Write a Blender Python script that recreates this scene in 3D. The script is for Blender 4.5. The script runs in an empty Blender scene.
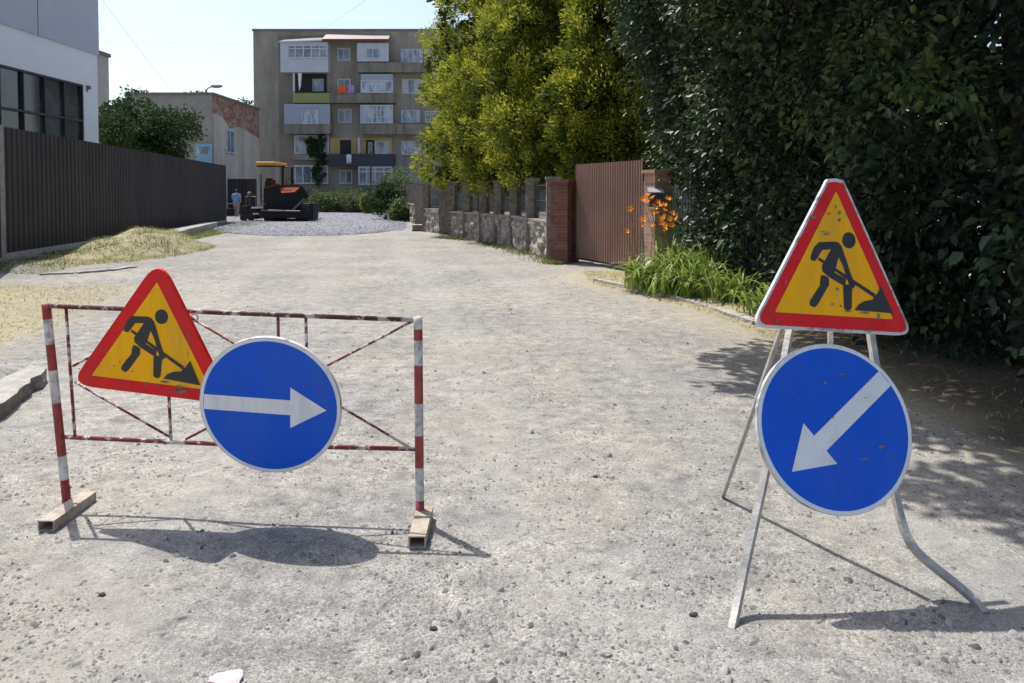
import bpy, math, random
import numpy as np
from mathutils import Vector, noise

# ------------------------------------------------------------------ camera, light, exposure
sc = bpy.context.scene
COL = sc.collection
R = math.radians
FPX, HOR, PP = 800.0, 192.0, 220.0
PITCH = math.atan((PP - HOR) / FPX)
cam_d = bpy.data.cameras.new('camera')
cam_d.sensor_width = 36.0
cam_d.lens = 36.0 * FPX / 1024.0
cam_d.shift_y = -(341.5 - PP) / 1024.0
cam_d.clip_start = 0.05
cam_d.clip_end = 3000
cam = bpy.data.objects.new('camera', cam_d)
COL.objects.link(cam)
cam.location = (0, 0, 1.6)
cam.rotation_euler = (R(90) - PITCH, 0, 0)
sc.camera = cam

SUN_EL, SUN_AZ = R(62), R(-40.7)
w = bpy.data.worlds.new('World')
sc.world = w
w.use_nodes = True
nt = w.node_tree
sky = nt.nodes.new('ShaderNodeTexSky')
sky.sky_type = 'NISHITA'
sky.sun_disc = False
sky.sun_elevation = SUN_EL
sky.sun_rotation = SUN_AZ
sky.air_density = 1.0
sky.dust_density = 2.5
sky.ozone_density = 1.0
nt.links.new(sky.outputs[0], nt.nodes['Background'].inputs[0])
nt.nodes['Background'].inputs[1].default_value = 0.135

sun_d = bpy.data.lights.new('sun', 'SUN')
sun_d.energy = 3.6
sun_d.angle = R(0.53)
sun_d.color = (1.0, 0.965, 0.90)
sun = bpy.data.objects.new('sun', sun_d)
COL.objects.link(sun)
sdir = Vector((math.sin(SUN_AZ) * math.cos(SUN_EL), math.cos(SUN_AZ) * math.cos(SUN_EL), math.sin(SUN_EL)))
sun.rotation_euler = sdir.to_track_quat('Z', 'Y').to_euler()
sun.location = (0, 0, 40)

sc.view_settings.view_transform = 'Standard'
sc.view_settings.look = 'None'
sc.view_settings.exposure = 0.57
sc.view_settings.gamma = 1
sc.cycles.max_bounces = 6
sc.cycles.transparent_max_bounces = 8

# ------------------------------------------------------------------ measuring helpers
FW = np.array([0, math.cos(PITCH), -math.sin(PITCH)])
UP = np.array([0, math.sin(PITCH), math.cos(PITCH)])
def at(px, py, Y):
    """the point of the place that lies Y metres ahead and shows at photo pixel (px, py)"""
    d = FW + np.array([1., 0, 0]) * (px - 512) / FPX - UP * (py - PP) / FPX
    d = d * (Y / d[1])
    return Vector((d[0], d[1], d[2] + 1.6))
def gnd(px, py):
    d = FW + np.array([1., 0, 0]) * (px - 512) / FPX - UP * (py - PP) / FPX
    d = d * (-1.6 / d[2])
    return Vector((d[0], d[1], 0))

# ------------------------------------------------------------------ materials
def mat(name, col, rough=0.8, metal=0.0, var=0.0, scale=6.0, col2=None, bump=0.0, bscale=None, spec=None,
        detail=6.0, lo=0.35, hi=0.65, stretch=None, streak=0.0, streak_scale=1.0, streak_col=(.35, .32, .28)):
    m = bpy.data.materials.new(name)
    m.use_nodes = True
    t = m.node_tree
    b = t.nodes['Principled BSDF']
    b.inputs['Roughness'].default_value = rough
    b.inputs['Metallic'].default_value = metal
    if spec is not None:
        b.inputs['Specular IOR Level'].default_value = spec
    c = (*col, 1)
    b.inputs['Base Color'].default_value = c
    tc = t.nodes.new('ShaderNodeTexCoord')
    vec = tc.outputs['Object']
    if stretch:
        mp = t.nodes.new('ShaderNodeMapping')
        mp.inputs['Scale'].default_value = stretch
        t.links.new(vec, mp.inputs[0])
        vec = mp.outputs[0]
    if var > 0 or col2:
        n = t.nodes.new('ShaderNodeTexNoise')
        n.inputs['Scale'].default_value = scale
        n.inputs['Detail'].default_value = detail
        n.inputs['Roughness'].default_value = 0.65
        t.links.new(vec, n.inputs['Vector'])
        r = t.nodes.new('ShaderNodeValToRGB')
        r.color_ramp.elements[0].position = lo
        r.color_ramp.elements[1].position = hi
        if col2:
            r.color_ramp.elements[0].color = c
            r.color_ramp.elements[1].color = (*col2, 1)
        else:
            r.color_ramp.elements[0].color = (*[max(0, v * (1 - var)) for v in col], 1)
            r.color_ramp.elements[1].color = (*[min(1, v * (1 + var)) for v in col], 1)
        t.links.new(n.outputs[0], r.inputs[0])
        t.links.new(r.outputs[0], b.inputs['Base Color'])
    if streak > 0:
        mp2 = t.nodes.new('ShaderNodeMapping')
        mp2.inputs['Scale'].default_value = (streak_scale, streak_scale, streak_scale * .12)
        t.links.new(tc.outputs['Object'], mp2.inputs[0])
        n3 = t.nodes.new('ShaderNodeTexNoise')
        n3.inputs['Scale'].default_value = 1.0; n3.inputs['Detail'].default_value = 9; n3.inputs['Roughness'].default_value = .7
        t.links.new(mp2.outputs[0], n3.inputs['Vector'])
        r3 = t.nodes.new('ShaderNodeValToRGB')
        r3.color_ramp.elements[0].position = .47; r3.color_ramp.elements[0].color = (0, 0, 0, 1)
        r3.color_ramp.elements[1].position = .72; r3.color_ramp.elements[1].color = (streak, streak, streak, 1)
        t.links.new(n3.outputs[0], r3.inputs[0])
        mx = t.nodes.new('ShaderNodeMixRGB')
        mx.inputs[2].default_value = (*streak_col, 1)
        if b.inputs['Base Color'].is_linked:
            t.links.new(b.inputs['Base Color'].links[0].from_socket, mx.inputs[1])
        else:
            mx.inputs[1].default_value = c
        t.links.new(r3.outputs[0], mx.inputs[0])
        t.links.new(mx.outputs[0], b.inputs['Base Color'])
    if bump > 0:
        n2 = t.nodes.new('ShaderNodeTexNoise')
        n2.inputs['Scale'].default_value = bscale or scale * 4
        n2.inputs['Detail'].default_value = 5
        t.links.new(vec, n2.inputs['Vector'])
        bp = t.nodes.new('ShaderNodeBump')
        bp.inputs['Strength'].default_value = bump
        bp.inputs['Distance'].default_value = 0.02
        t.links.new(n2.outputs[0], bp.inputs['Height'])
        t.links.new(bp.outputs[0], b.inputs['Normal'])
    return m

def leaf_mat(name, c1, c2, c3=None, rough=0.45, trans=0.25, spec=0.4):
    """foliage: colour runs along the per-leaf 'tone' value, with some light let through"""
    m = bpy.data.materials.new(name)
    m.use_nodes = True
    t = m.node_tree
    b = t.nodes['Principled BSDF']
    b.inputs['Roughness'].default_value = rough
    b.inputs['Specular IOR Level'].default_value = spec
    a = t.nodes.new('ShaderNodeAttribute')
    a.attribute_name = 'tone'
    r = t.nodes.new('ShaderNodeValToRGB')
    r.color_ramp.elements[0].color = (*c1, 1)
    r.color_ramp.elements[1].color = (*(c3 or c2), 1)
    if c3:
        e = r.color_ramp.elements.new(0.55)
        e.color = (*c2, 1)
    t.links.new(a.outputs['Fac'], r.inputs[0])
    t.links.new(r.outputs[0], b.inputs['Base Color'])
    tr = t.nodes.new('ShaderNodeBsdfTranslucent')
    t.links.new(r.outputs[0], tr.inputs[0])
    mx = t.nodes.new('ShaderNodeMixShader')
    mx.inputs[0].default_value = trans
    t.links.new(b.outputs[0], mx.inputs[1])
    t.links.new(tr.outputs[0], mx.inputs[2])
    t.links.new(mx.outputs[0], t.nodes['Material Output'].inputs[0])
    return m

def brick_mat(name, c1, c2, mortar, sx, scale=1.0):
    m = bpy.data.materials.new(name)
    m.use_nodes = True
    t = m.node_tree
    b = t.nodes['Principled BSDF']
    b.inputs['Roughness'].default_value = 0.9
    tc = t.nodes.new('ShaderNodeTexCoord')
    sep = t.nodes.new('ShaderNodeSeparateXYZ')
    t.links.new(tc.outputs['Object'], sep.inputs[0])
    add = t.nodes.new('ShaderNodeMath')
    t.links.new(sep.outputs[0], add.inputs[0])
    t.links.new(sep.outputs[1], add.inputs[1])
    cb = t.nodes.new('ShaderNodeCombineXYZ')
    t.links.new(add.outputs[0], cb.inputs[0])
    t.links.new(sep.outputs[2], cb.inputs[1])
    br = t.nodes.new('ShaderNodeTexBrick')
    br.inputs['Scale'].default_value = scale
    br.inputs['Brick Width'].default_value = sx
    br.inputs['Row Height'].default_value = sx * 0.31
    br.inputs['Mortar Size'].default_value = 0.008
    br.inputs['Color1'].default_value = (*c1, 1)
    br.inputs['Color2'].default_value = (*c2, 1)
    br.inputs['Mortar'].default_value = (*mortar, 1)
    t.links.new(cb.outputs[0], br.inputs[0])
    n = t.nodes.new('ShaderNodeTexNoise')
    n.inputs['Scale'].default_value = 5
    n.inputs['Detail'].default_value = 6
    t.links.new(tc.outputs['Object'], n.inputs[0])
    mx = t.nodes.new('ShaderNodeMixRGB')
    mx.blend_type = 'OVERLAY'
    mx.inputs[0].default_value = 0.6
    t.links.new(br.outputs[0], mx.inputs[1])
    t.links.new(n.outputs[0], mx.inputs[2])
    t.links.new(mx.outputs[0], b.inputs['Base Color'])
    bp = t.nodes.new('ShaderNodeBump')
    bp.inputs['Strength'].default_value = 0.6
    bp.inputs['Distance'].default_value = 0.01
    bp.invert = True
    t.links.new(br.outputs['Fac'], bp.inputs['Height'])
    t.links.new(bp.outputs[0], b.inputs['Normal'])
    return m

M = {}
M['paint_red'] = mat('worn_red_paint', (0.20, 0.022, 0.025), 0.6, col2=(0.36, 0.045, 0.04), scale=22, bump=.15, streak=.5, streak_scale=14, streak_col=(.40, .20, .17))
M['paint_white'] = mat('worn_white_paint', (0.34, 0.29, 0.26), 0.65, col2=(0.64, 0.62, 0.60), scale=25, lo=.38, hi=.56, bump=.15, streak=.6, streak_scale=14, streak_col=(.36, .24, .20))
M['rail_mix'] = mat('chipped_red_white_paint', (0.17, 0.022, 0.025), 0.6, col2=(0.52, 0.48, 0.46), scale=14, lo=.52, hi=.56, detail=9)
M['rail_dark'] = mat('rusty_chipped_paint', (0.085, 0.022, 0.02), 0.7, col2=(0.48, 0.42, 0.40), scale=11, lo=.50, hi=.56, detail=9)
M['rust_dark'] = mat('dark_rusty_paint', (0.07, 0.03, 0.025), 0.7, col2=(0.22, 0.05, 0.045), scale=20, lo=.4, hi=.6)
M['galv'] = mat('dull_grey_steel', (0.30, 0.285, 0.265), 0.6, col2=(0.50, 0.48, 0.45), scale=18, metal=0.1, bump=.2)
M['foot'] = mat('dirty_beige_steel', (0.42, 0.36, 0.29), 0.75, col2=(0.25, 0.19, 0.14), scale=16, lo=.45, hi=.7)
M['sign_red'] = mat('sign_red', (0.70, 0.010, 0.018), 0.45, col2=(0.78, 0.025, 0.025), streak=.4, streak_scale=8, streak_col=(.30, .05, .04), spec=.2, scale=11, lo=.3, hi=.7)
M['sign_yellow'] = mat('sign_yellow', (0.95, 0.43, 0.002), 0.45, col2=(1.0, 0.49, 0.004), streak=.5, streak_scale=9, streak_col=(.45, .27, .05), spec=.2, scale=5, lo=.3, hi=.6)
M['sign_blue'] = mat('sign_blue', (0.001, 0.082, 0.58), 0.42, col2=(0.002, 0.098, 0.64), streak=.35, streak_scale=6, streak_col=(.06, .12, .35), scale=4, spec=.25, lo=.3, hi=.7)
M['sign_white'] = mat('sign_white', (0.70, 0.71, 0.74), 0.45, col2=(0.80, 0.81, 0.83), streak=.5, streak_scale=9, streak_col=(.45, .44, .43), scale=8)
M['sign_rim'] = mat('sign_rim_aged', (0.28, 0.24, 0.22), 0.55, col2=(0.62, 0.61, 0.60), scale=14, lo=.38, hi=.5)
M['sign_black'] = mat('sign_black', (0.018, 0.018, 0.022), 0.5, col2=(0.03, 0.03, 0.036), scale=12)
M['scuff'] = mat('scuff_marks', (0.10, 0.07, 0.04), 0.8, col2=(0.3, 0.25, 0.2), scale=40)
M['back_metal'] = mat('sign_back_metal', (0.33, 0.33, 0.33), 0.5, metal=.3, var=.15)
M['fence'] = mat('dark_brown_sheet', (0.040, 0.034, 0.036), 0.55, var=.15, scale=.8, streak=.6, streak_scale=1.6, streak_col=(.075, .066, .062), spec=.25)
M['fence_post'] = mat('pale_fence_post', (0.30, 0.29, 0.27), 0.8, var=.2)
M['concrete'] = mat('concrete', (0.34, 0.32, 0.285), 0.95, col2=(0.47, 0.45, 0.41), scale=5, bump=.6, bscale=40)
M['kerb'] = mat('weathered_kerb', (0.28, 0.26, 0.23), 0.95, col2=(0.44, 0.42, 0.38), scale=9, bump=.9, bscale=30)
M['brokenface'] = mat('broken_concrete_face', (0.12, 0.105, 0.09), 0.95, col2=(0.26, 0.235, 0.20), scale=14, bump=1, bscale=40)
M['white_wall'] = mat('white_cladding', (0.76, 0.77, 0.81), 0.55, var=.03, scale=1)
M['grey_wall'] = mat('grey_cladding', (0.44, 0.46, 0.52), 0.55, var=.04, scale=1)
M['dark_frame'] = mat('dark_window_frame', (0.03, 0.034, 0.04), 0.5)
M['glass_dark'] = mat('dark_glass', (0.012, 0.018, 0.022), 0.05, spec=.9, col2=(0.075, 0.09, 0.095), scale=.45, lo=.42, hi=.62)  # lighter patches in the colour imitate reflections on the glass
M['glass_far'] = mat('window_glass', (0.10, 0.125, 0.165), 0.12, col2=(0.26, 0.31, 0.38), scale=.9, spec=.8, lo=.42, hi=.6)
M['glass_light'] = mat('curtained_glass', (0.12, 0.16, 0.21), 0.2, col2=(0.48, 0.53, 0.58), scale=1.5, spec=.7, lo=.40, hi=.56, stretch=(1.6, 1, .5))
M['apt'] = mat('apartment_render', (0.265, 0.235, 0.195), 0.95, col2=(0.37, 0.335, 0.28), scale=.35, bump=.2, bscale=3, detail=9, streak=.75, streak_scale=.9, streak_col=(.15, .13, .11))
M['apt_dark'] = mat('apartment_balcony_wall', (0.17, 0.152, 0.125), 0.95, col2=(0.24, 0.215, 0.175), scale=.5, detail=9)
M['apt_parapet'] = mat('apartment_parapet', (0.17, 0.15, 0.12), 0.95, col2=(0.30, 0.27, 0.225), scale=.9, detail=9, lo=.3, hi=.7, streak=.9, streak_scale=1.8, streak_col=(.09, .08, .07))
M['pvc'] = mat('white_plastic', (0.50, 0.52, 0.58), 0.55, var=.08, scale=1, streak=.3, streak_scale=2, streak_col=(.35, .35, .36))
M['pvc_blue'] = mat('blue_grey_sheet', (0.34, 0.37, 0.44), 0.6, var=.06)
M['olive'] = mat('olive_panel', (0.27, 0.29, 0.09), 0.7, var=.06, scale=1)
M['ochre'] = mat('ochre_wall', (0.50, 0.36, 0.16), 0.9, var=.1, scale=1)
M['navy'] = mat('dark_blue_panel', (0.035, 0.043, 0.062), 0.6, var=.08)
M['pinkroof'] = mat('pale_pink_roof_sheet', (0.25, 0.20, 0.19), 0.6, var=.1)
M['slate'] = mat('dark_slate_roof', (0.05, 0.055, 0.075), 0.6, var=.1)
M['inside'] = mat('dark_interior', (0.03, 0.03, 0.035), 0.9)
M['towel_orange'] = mat('orange_cloth', (0.75, 0.12, 0.04), 0.9, var=.1)
M['towel_violet'] = mat('violet_cloth', (0.42, 0.26, 0.50), 0.9, var=.1)
M['cloth_white'] = mat('white_cloth', (0.72, 0.71, 0.72), 0.9, var=.06)
M['plaster'] = mat('pale_plaster', (0.40, 0.36, 0.30), 0.95, col2=(0.54, 0.49, 0.42), scale=.45, detail=9, lo=.3, hi=.6, streak=.6, streak_scale=.8, streak_col=(.22, .19, .16))
M['plaster_grey'] = mat('grey_block_wall', (0.24, 0.235, 0.205), 0.95, col2=(0.33, 0.32, 0.28), scale=.8, detail=9, bump=.3, bscale=6)
M['oldbrick'] = mat('old_red_brick', (0.24, 0.095, 0.065), 0.95, col2=(0.38, 0.29, 0.23), scale=1.6, lo=.40, hi=.62, detail=12, stretch=(1, 1, 2.2))
M['pillarbrick'] = brick_mat('dark_red_brick', (0.15, 0.055, 0.04), (0.21, 0.085, 0.06), (0.15, 0.12, 0.10), 0.25)
M['pillarbrick2'] = brick_mat('pale_red_brick', (0.33, 0.17, 0.12), (0.42, 0.25, 0.19), (0.36, 0.31, 0.27), 0.25)
M['stone'] = mat('rough_field_stone', (0.16, 0.14, 0.125), 0.95, col2=(0.40, 0.355, 0.31), scale=7, bump=1, bscale=9, lo=.35, hi=.62, detail=4)
M['pillar'] = mat('rough_cast_pillar', (0.15, 0.125, 0.10), 0.95, col2=(0.31, 0.265, 0.215), scale=9, bump=1, bscale=30)
M['iron'] = mat('dark_iron', (0.03, 0.028, 0.026), 0.6)
M['gate'] = mat('brown_gate_sheet', (0.215, 0.125, 0.095), 0.5, col2=(0.30, 0.185, 0.145), streak=.5, streak_scale=2.5, streak_col=(.17, .10, .08), scale=1.0, detail=8, spec=.4, lo=.3, hi=.7)
M['gate_frame'] = mat('gate_frame_steel', (0.10, 0.055, 0.045), 0.6)
M['bluegrey_iron'] = mat('blue_grey_fence_paint', (0.15, 0.17, 0.185), 0.6, var=.1)
M['box'] = mat('letter_box_paint', (0.03, 0.035, 0.045), 0.4)
M['boxlid'] = mat('letter_box_lid', (0.35, 0.37, 0.4), 0.4)
M['house'] = mat('cream_house_wall', (0.52, 0.46, 0.36), 0.95, var=.06, scale=1)
M['roof_brown'] = mat('brown_roof', (0.12, 0.075, 0.06), 0.8, var=.1)
M['paver'] = mat('dark_machine_paint', (0.008, 0.008, 0.009), 0.6, spec=.25, col2=(0.018, 0.016, 0.017), scale=4)
M['paver_grey'] = mat('grey_machine_paint', (0.12, 0.115, 0.11), 0.6, var=.2, scale=5)
M['paver_bright'] = mat('bright_worn_steel', (0.45, 0.45, 0.45), 0.45, metal=.2)
M['paver_orange'] = mat('orange_machine_paint', (0.19, 0.055, 0.02), 0.9, spec=.1, col2=(0.12, 0.03, 0.015), scale=5)
M['canopy'] = mat('yellow_canopy_paint', (0.58, 0.30, 0.02), 0.5, var=.06)
M['rubber'] = mat('black_rubber', (0.02, 0.02, 0.02), 0.8)
M['skin'] = mat('skin', (0.42, 0.25, 0.18), 0.6)
M['hair'] = mat('dark_hair', (0.015, 0.012, 0.01), 0.6)
M['shirt'] = mat('blue_shirt', (0.16, 0.26, 0.56), 0.85, var=.12, scale=6)
M['trouser'] = mat('tan_trousers', (0.26, 0.22, 0.19), 0.9, var=.1)
M['bark'] = mat('bark', (0.07, 0.052, 0.04), 0.95, col2=(0.13, 0.105, 0.085), scale=14, bump=.8, stretch=(1, 1, .2))
M['pole'] = mat('grey_pole', (0.16, 0.16, 0.155), 0.7)
M['wire'] = mat('power_cable', (0.30, 0.31, 0.33), 0.8)
M['petal'] = mat('orange_petal', (0.92, 0.33, 0.03), 0.6, col2=(0.98, 0.48, 0.05), scale=20)
M['stalk'] = mat('green_stalk', (0.10, 0.15, 0.04), 0.6)
M['paper'] = mat('pink_white_paper', (0.62, 0.40, 0.43), 0.8, col2=(0.66, 0.58, 0.58), scale=18, lo=.42, hi=.55)
M['bluebox'] = mat('pale_blue_panel', (0.20, 0.40, 0.55), 0.6, var=.1)
M['lamp_glass'] = mat('lamp_head_shell', (0.22, 0.23, 0.23), 0.5)

L = {}
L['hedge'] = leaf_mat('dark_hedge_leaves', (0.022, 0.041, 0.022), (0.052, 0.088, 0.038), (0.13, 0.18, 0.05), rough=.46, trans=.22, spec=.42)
L['lightleaf'] = leaf_mat('lighter_green_leaves', (0.03, 0.055, 0.015), (0.055, 0.095, 0.022), (0.11, 0.15, 0.04), rough=.5, trans=.3)
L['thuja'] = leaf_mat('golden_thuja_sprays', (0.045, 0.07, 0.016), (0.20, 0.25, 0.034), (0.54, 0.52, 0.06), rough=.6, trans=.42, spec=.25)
L['tree'] = leaf_mat('mid_green_leaves', (0.022, 0.045, 0.018), (0.045, 0.085, 0.030), (0.09, 0.14, 0.045), rough=.7, trans=.2, spec=.15)
L['bush'] = leaf_mat('light_green_leaves', (0.055, 0.09, 0.028), (0.11, 0.16, 0.05), (0.20, 0.26, 0.09), rough=.55, trans=.3)
L['greybush'] = leaf_mat('grey_green_leaves', (0.06, 0.085, 0.045), (0.11, 0.14, 0.075), (0.18, 0.21, 0.12), rough=.6, trans=.25)
L['yellowbush'] = leaf_mat('yellow_green_leaves', (0.09, 0.13, 0.02), (0.18, 0.23, 0.03), (0.30, 0.34, 0.05), rough=.6, trans=.3)
L['lily'] = leaf_mat('lily_leaf_blades', (0.10, 0.17, 0.03), (0.26, 0.36, 0.07), (0.52, 0.54, 0.22), rough=.4, trans=.25, spec=.45)
L['straw'] = leaf_mat('dry_straw_blades', (0.20, 0.19, 0.09), (0.38, 0.33, 0.18), (0.52, 0.46, 0.28), rough=.8, trans=.15, spec=.2)
L['grass'] = leaf_mat('rough_grass_blades', (0.06, 0.085, 0.022), (0.17, 0.19, 0.05), (0.37, 0.37, 0.13), rough=.7, trans=.2, spec=.25)
L['stones'] = leaf_mat('crushed_stone', (0.09, 0.085, 0.08), (0.24, 0.235, 0.227), (0.38, 0.37, 0.35), rough=.9, trans=0.0, spec=.2)
L['chips'] = leaf_mat('blue_grey_chippings', (0.09, 0.09, 0.105), (0.19, 0.19, 0.218), (0.32, 0.32, 0.355), rough=.9, trans=0.0, spec=.2)

# ------------------------------------------------------------------ mesh helpers
def wloc(o):
    v = Vector(o.location)
    while o.parent:
        o = o.parent
        v += o.location
    return v

def tag(o, label=None, cat=None, group=None, kind=None):
    if label: o['label'] = label
    if cat: o['category'] = cat
    if group: o['group'] = group
    if kind: o['kind'] = kind
    return o

def thing(name, label, cat, loc=(0, 0, 0), group=None):
    o = bpy.data.objects.new(name, None)
    COL.objects.link(o)
    o.location = loc
    o.empty_display_size = 0.2
    return tag(o, label, cat, group)

class MB:
    """collects shapes given in world coordinates, then links them as one mesh"""
    def __init__(s):
        s.v = []; s.f = []; s.m = []
    def add(s, vs, fs, mi=0):
        n = len(s.v)
        s.v += [tuple(v) for v in vs]
        s.f += [tuple(n + i for i in f) for f in fs]
        s.m += [mi] * len(fs)
        return s
    def box(s, x0, y0, z0, x1, y1, z1, mi=0):
        vs = [(x, y, z) for z in (z0, z1) for y in (y0, y1) for x in (x0, x1)]
        return s.add(vs, [(0, 2, 3, 1), (4, 5, 7, 6), (0, 1, 5, 4), (2, 6, 7, 3), (0, 4, 6, 2), (1, 3, 7, 5)], mi)
    def obox(s, a, b, wdt, z0, z1, mi=0, jit=0):
        """a vertical-sided block from a to b on plan, wdt thick"""
        a = Vector(a[:2]).to_3d(); b = Vector(b[:2]).to_3d()
        d = (b - a).normalized(); n = Vector((-d.y, d.x, 0)) * wdt / 2
        vs = []
        for z in (z0, z1):
            for p in (a - n, b - n, b + n, a + n):
                vs.append((p.x, p.y, z))
        return s.add(vs, [(3, 2, 1, 0), (4, 5, 6, 7), (0, 1, 5, 4), (1, 2, 6, 5), (2, 3, 7, 6), (3, 0, 4, 7)], mi)
    def tube(s, pts, r, n=10, mi=0, cap=True, phase=0.0):
        pts = [Vector(p) for p in pts]
        rs = r if isinstance(r, (list, tuple)) else [r] * len(pts)
        base = len(s.v)
        up = Vector((0, 0, 1))
        t0 = (pts[1] - pts[0]).normalized()
        if abs(t0.z) > .95: up = Vector((0, 1, 0))
        prev = None
        for i, p in enumerate(pts):
            if i == 0: t = pts[1] - pts[0]
            elif i == len(pts) - 1: t = pts[-1] - pts[-2]
            else: t = (pts[i + 1] - pts[i]).normalized() + (pts[i] - pts[i - 1]).normalized()
            t.normalize()
            u = (up - t * up.dot(t)) if prev is None else (prev - t * prev.dot(t))
            u.normalize(); prev = u
            v = t.cross(u)
            for k in range(n):
                a = 2 * math.pi * k / n + phase
                s.v.append(tuple(p + (u * math.cos(a) + v * math.sin(a)) * rs[i]))
        for i in range(len(pts) - 1):
            for k in range(n):
                a = base + i * n + k; b = base + i * n + (k + 1) % n
                s.f.append((a, b, b + n, a + n)); s.m.append(mi)
        if cap:
            s.f.append(tuple(base + k for k in reversed(range(n)))); s.m.append(mi)
            s.f.append(tuple(base + (len(pts) - 1) * n + k for k in range(n))); s.m.append(mi)
        return s
    def poly(s, pts, off=None, thick=None, mi=0):
        """flat polygon, optionally thickened backwards by vector thick"""
        pts = [Vector(p) for p in pts]
        if off is not None: pts = [p + off for p in pts]
        n = len(pts)
        s.add(pts, [tuple(range(n))], mi)
        if thick is not None:
            q = [p + thick for p in pts]
            s.add(q, [tuple(reversed(range(n)))], mi)
            s.add(pts + q, [(i, i + n, (i + 1) % n + n, (i + 1) % n) for i in range(n)], mi)
        return s
    def sphere(s, c, rx, ry=None, rz=None, nu=12, nv=8, mi=0, jit=0.0, rng=None):
        ry = ry or rx; rz = rz or rx
        c = Vector(c); base = len(s.v)
        s.v.append(tuple(c + Vector((0, 0, rz))))
        for i in range(1, nv):
            th = math.pi * i / nv
            for k in range(nu):
                a = 2 * math.pi * k / nu
                j = 1 + (rng.uniform(-jit, jit) if rng else 0)
                s.v.append((c.x + rx * j * math.sin(th) * math.cos(a), c.y + ry * j * math.sin(th) * math.sin(a), c.z + rz * j * math.cos(th)))
        s.v.append(tuple(c - Vector((0, 0, rz))))
        last = len(s.v) - 1
        for k in range(nu):
            s.f.append((base, base + 1 + k, base + 1 + (k + 1) % nu)); s.m.append(mi)
            for i in range(nv - 2):
                a = base + 1 + i * nu + k; b = base + 1 + i * nu + (k + 1) % nu
                s.f.append((a, a + nu, b + nu, b)); s.m.append(mi)
            a = base + 1 + (nv - 2) * nu
            s.f.append((a + k, last, a + (k + 1) % nu)); s.m.append(mi)
        return s
    def build(s, name, mats, parent=None, smooth=False, bevel=0):
        if not isinstance(mats, (list, tuple)): mats = [mats]
        me = bpy.data.meshes.new(name)
        o = bpy.data.objects.new(name, me)
        vs = s.v
        if parent is not None:
            off = wloc(parent)
            vs = [(v[0] - off.x, v[1] - off.y, v[2] - off.z) for v in vs]
        else:
            xs = [v[0] for v in vs]; ys = [v[1] for v in vs]; zs = [v[2] for v in vs]
            off = Vector(((min(xs) + max(xs)) / 2, (min(ys) + max(ys)) / 2, min(zs)))
            vs = [(v[0] - off.x, v[1] - off.y, v[2] - off.z) for v in vs]
            o.location = off
        me.from_pydata(vs, [], s.f)
        for m in mats: me.materials.append(m)
        me.polygons.foreach_set('material_index', s.m)
        if smooth: me.polygons.foreach_set('use_smooth', [True] * len(me.polygons))
        me.update()
        COL.objects.link(o)
        if parent is not None: o.parent = parent
        if bevel:
            b = o.modifiers.new('bevel', 'BEVEL'); b.width = bevel; b.segments = 2; b.limit_method = 'ANGLE'
        return o

def quads_object(name, V, F, tone, material, parent=None, smooth=False):
    """numpy mesh: V (n,3) world coordinates, F (m,k) equal-sized faces, tone per face"""
    k = F.shape[1]
    V = np.asarray(V, dtype=np.float64)
    if parent is not None:
        off = np.array(wloc(parent)); loc = None
    else:
        off = np.array([V[:, 0].mean(), V[:, 1].mean(), V[:, 2].min()]); loc = off
    V = V - off
    me = bpy.data.meshes.new(name)
    me.vertices.add(len(V)); me.vertices.foreach_set('co', V.astype(np.float32).ravel())
    me.loops.add(F.size); me.loops.foreach_set('vertex_index', F.astype(np.int32).ravel())
    me.polygons.add(len(F))
    me.polygons.foreach_set('loop_start', np.arange(0, F.size, k, dtype=np.int32))
    me.polygons.foreach_set('loop_total', np.full(len(F), k, dtype=np.int32))
    if smooth: me.polygons.foreach_set('use_smooth', np.ones(len(F), dtype=bool))
    at_ = me.attributes.new('tone', 'FLOAT', 'FACE')
    at_.data.foreach_set('value', np.asarray(tone, dtype=np.float32))
    me.materials.append(material)
    me.update(calc_edges=True)
    me.validate()
    o = bpy.data.objects.new(name, me)
    COL.objects.link(o)
    if parent is not None: o.parent = parent
    else: o.location = Vector(loc)
    return o

def unit(a):
    return a / np.maximum(np.linalg.norm(a, axis=1, keepdims=True), 1e-9)

def leaves(name, P, D, N, size, aspect, tone, material, parent=None, fold=0.25, rng=None):
    """one six-cornered folded leaf per point P: along D, facing N"""
    D = unit(D)
    N = unit(N - D * (N * D).sum(1, keepdims=True))
    S = np.cross(D, N)
    n = len(P)
    s = size[:, None]; wd = (size * aspect)[:, None]
    c0 = P; c1 = P + D * s - N * s * .12
    mid = P + D * s * .45 + N * s * .0
    l1 = P + D * s * .30 + S * wd * .5 + N * wd * fold
    l2 = P + D * s * .68 + S * wd * .40 + N * wd * fold * .6
    r1 = P + D * s * .30 - S * wd * .5 + N * wd * fold
    r2 = P + D * s * .68 - S * wd * .40 + N * wd * fold * .6
    V = np.stack([c0, l1, l2, c1, r2, r1], 1).reshape(-1, 3)
    b = (np.arange(n) * 6)[:, None]
    F = np.concatenate([b + np.array([[0, 3, 2, 1]]), b + np.array([[0, 5, 4, 3]])], 0)
    return quads_object(name, V, F, np.concatenate([tone, tone]), material, parent)

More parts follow.
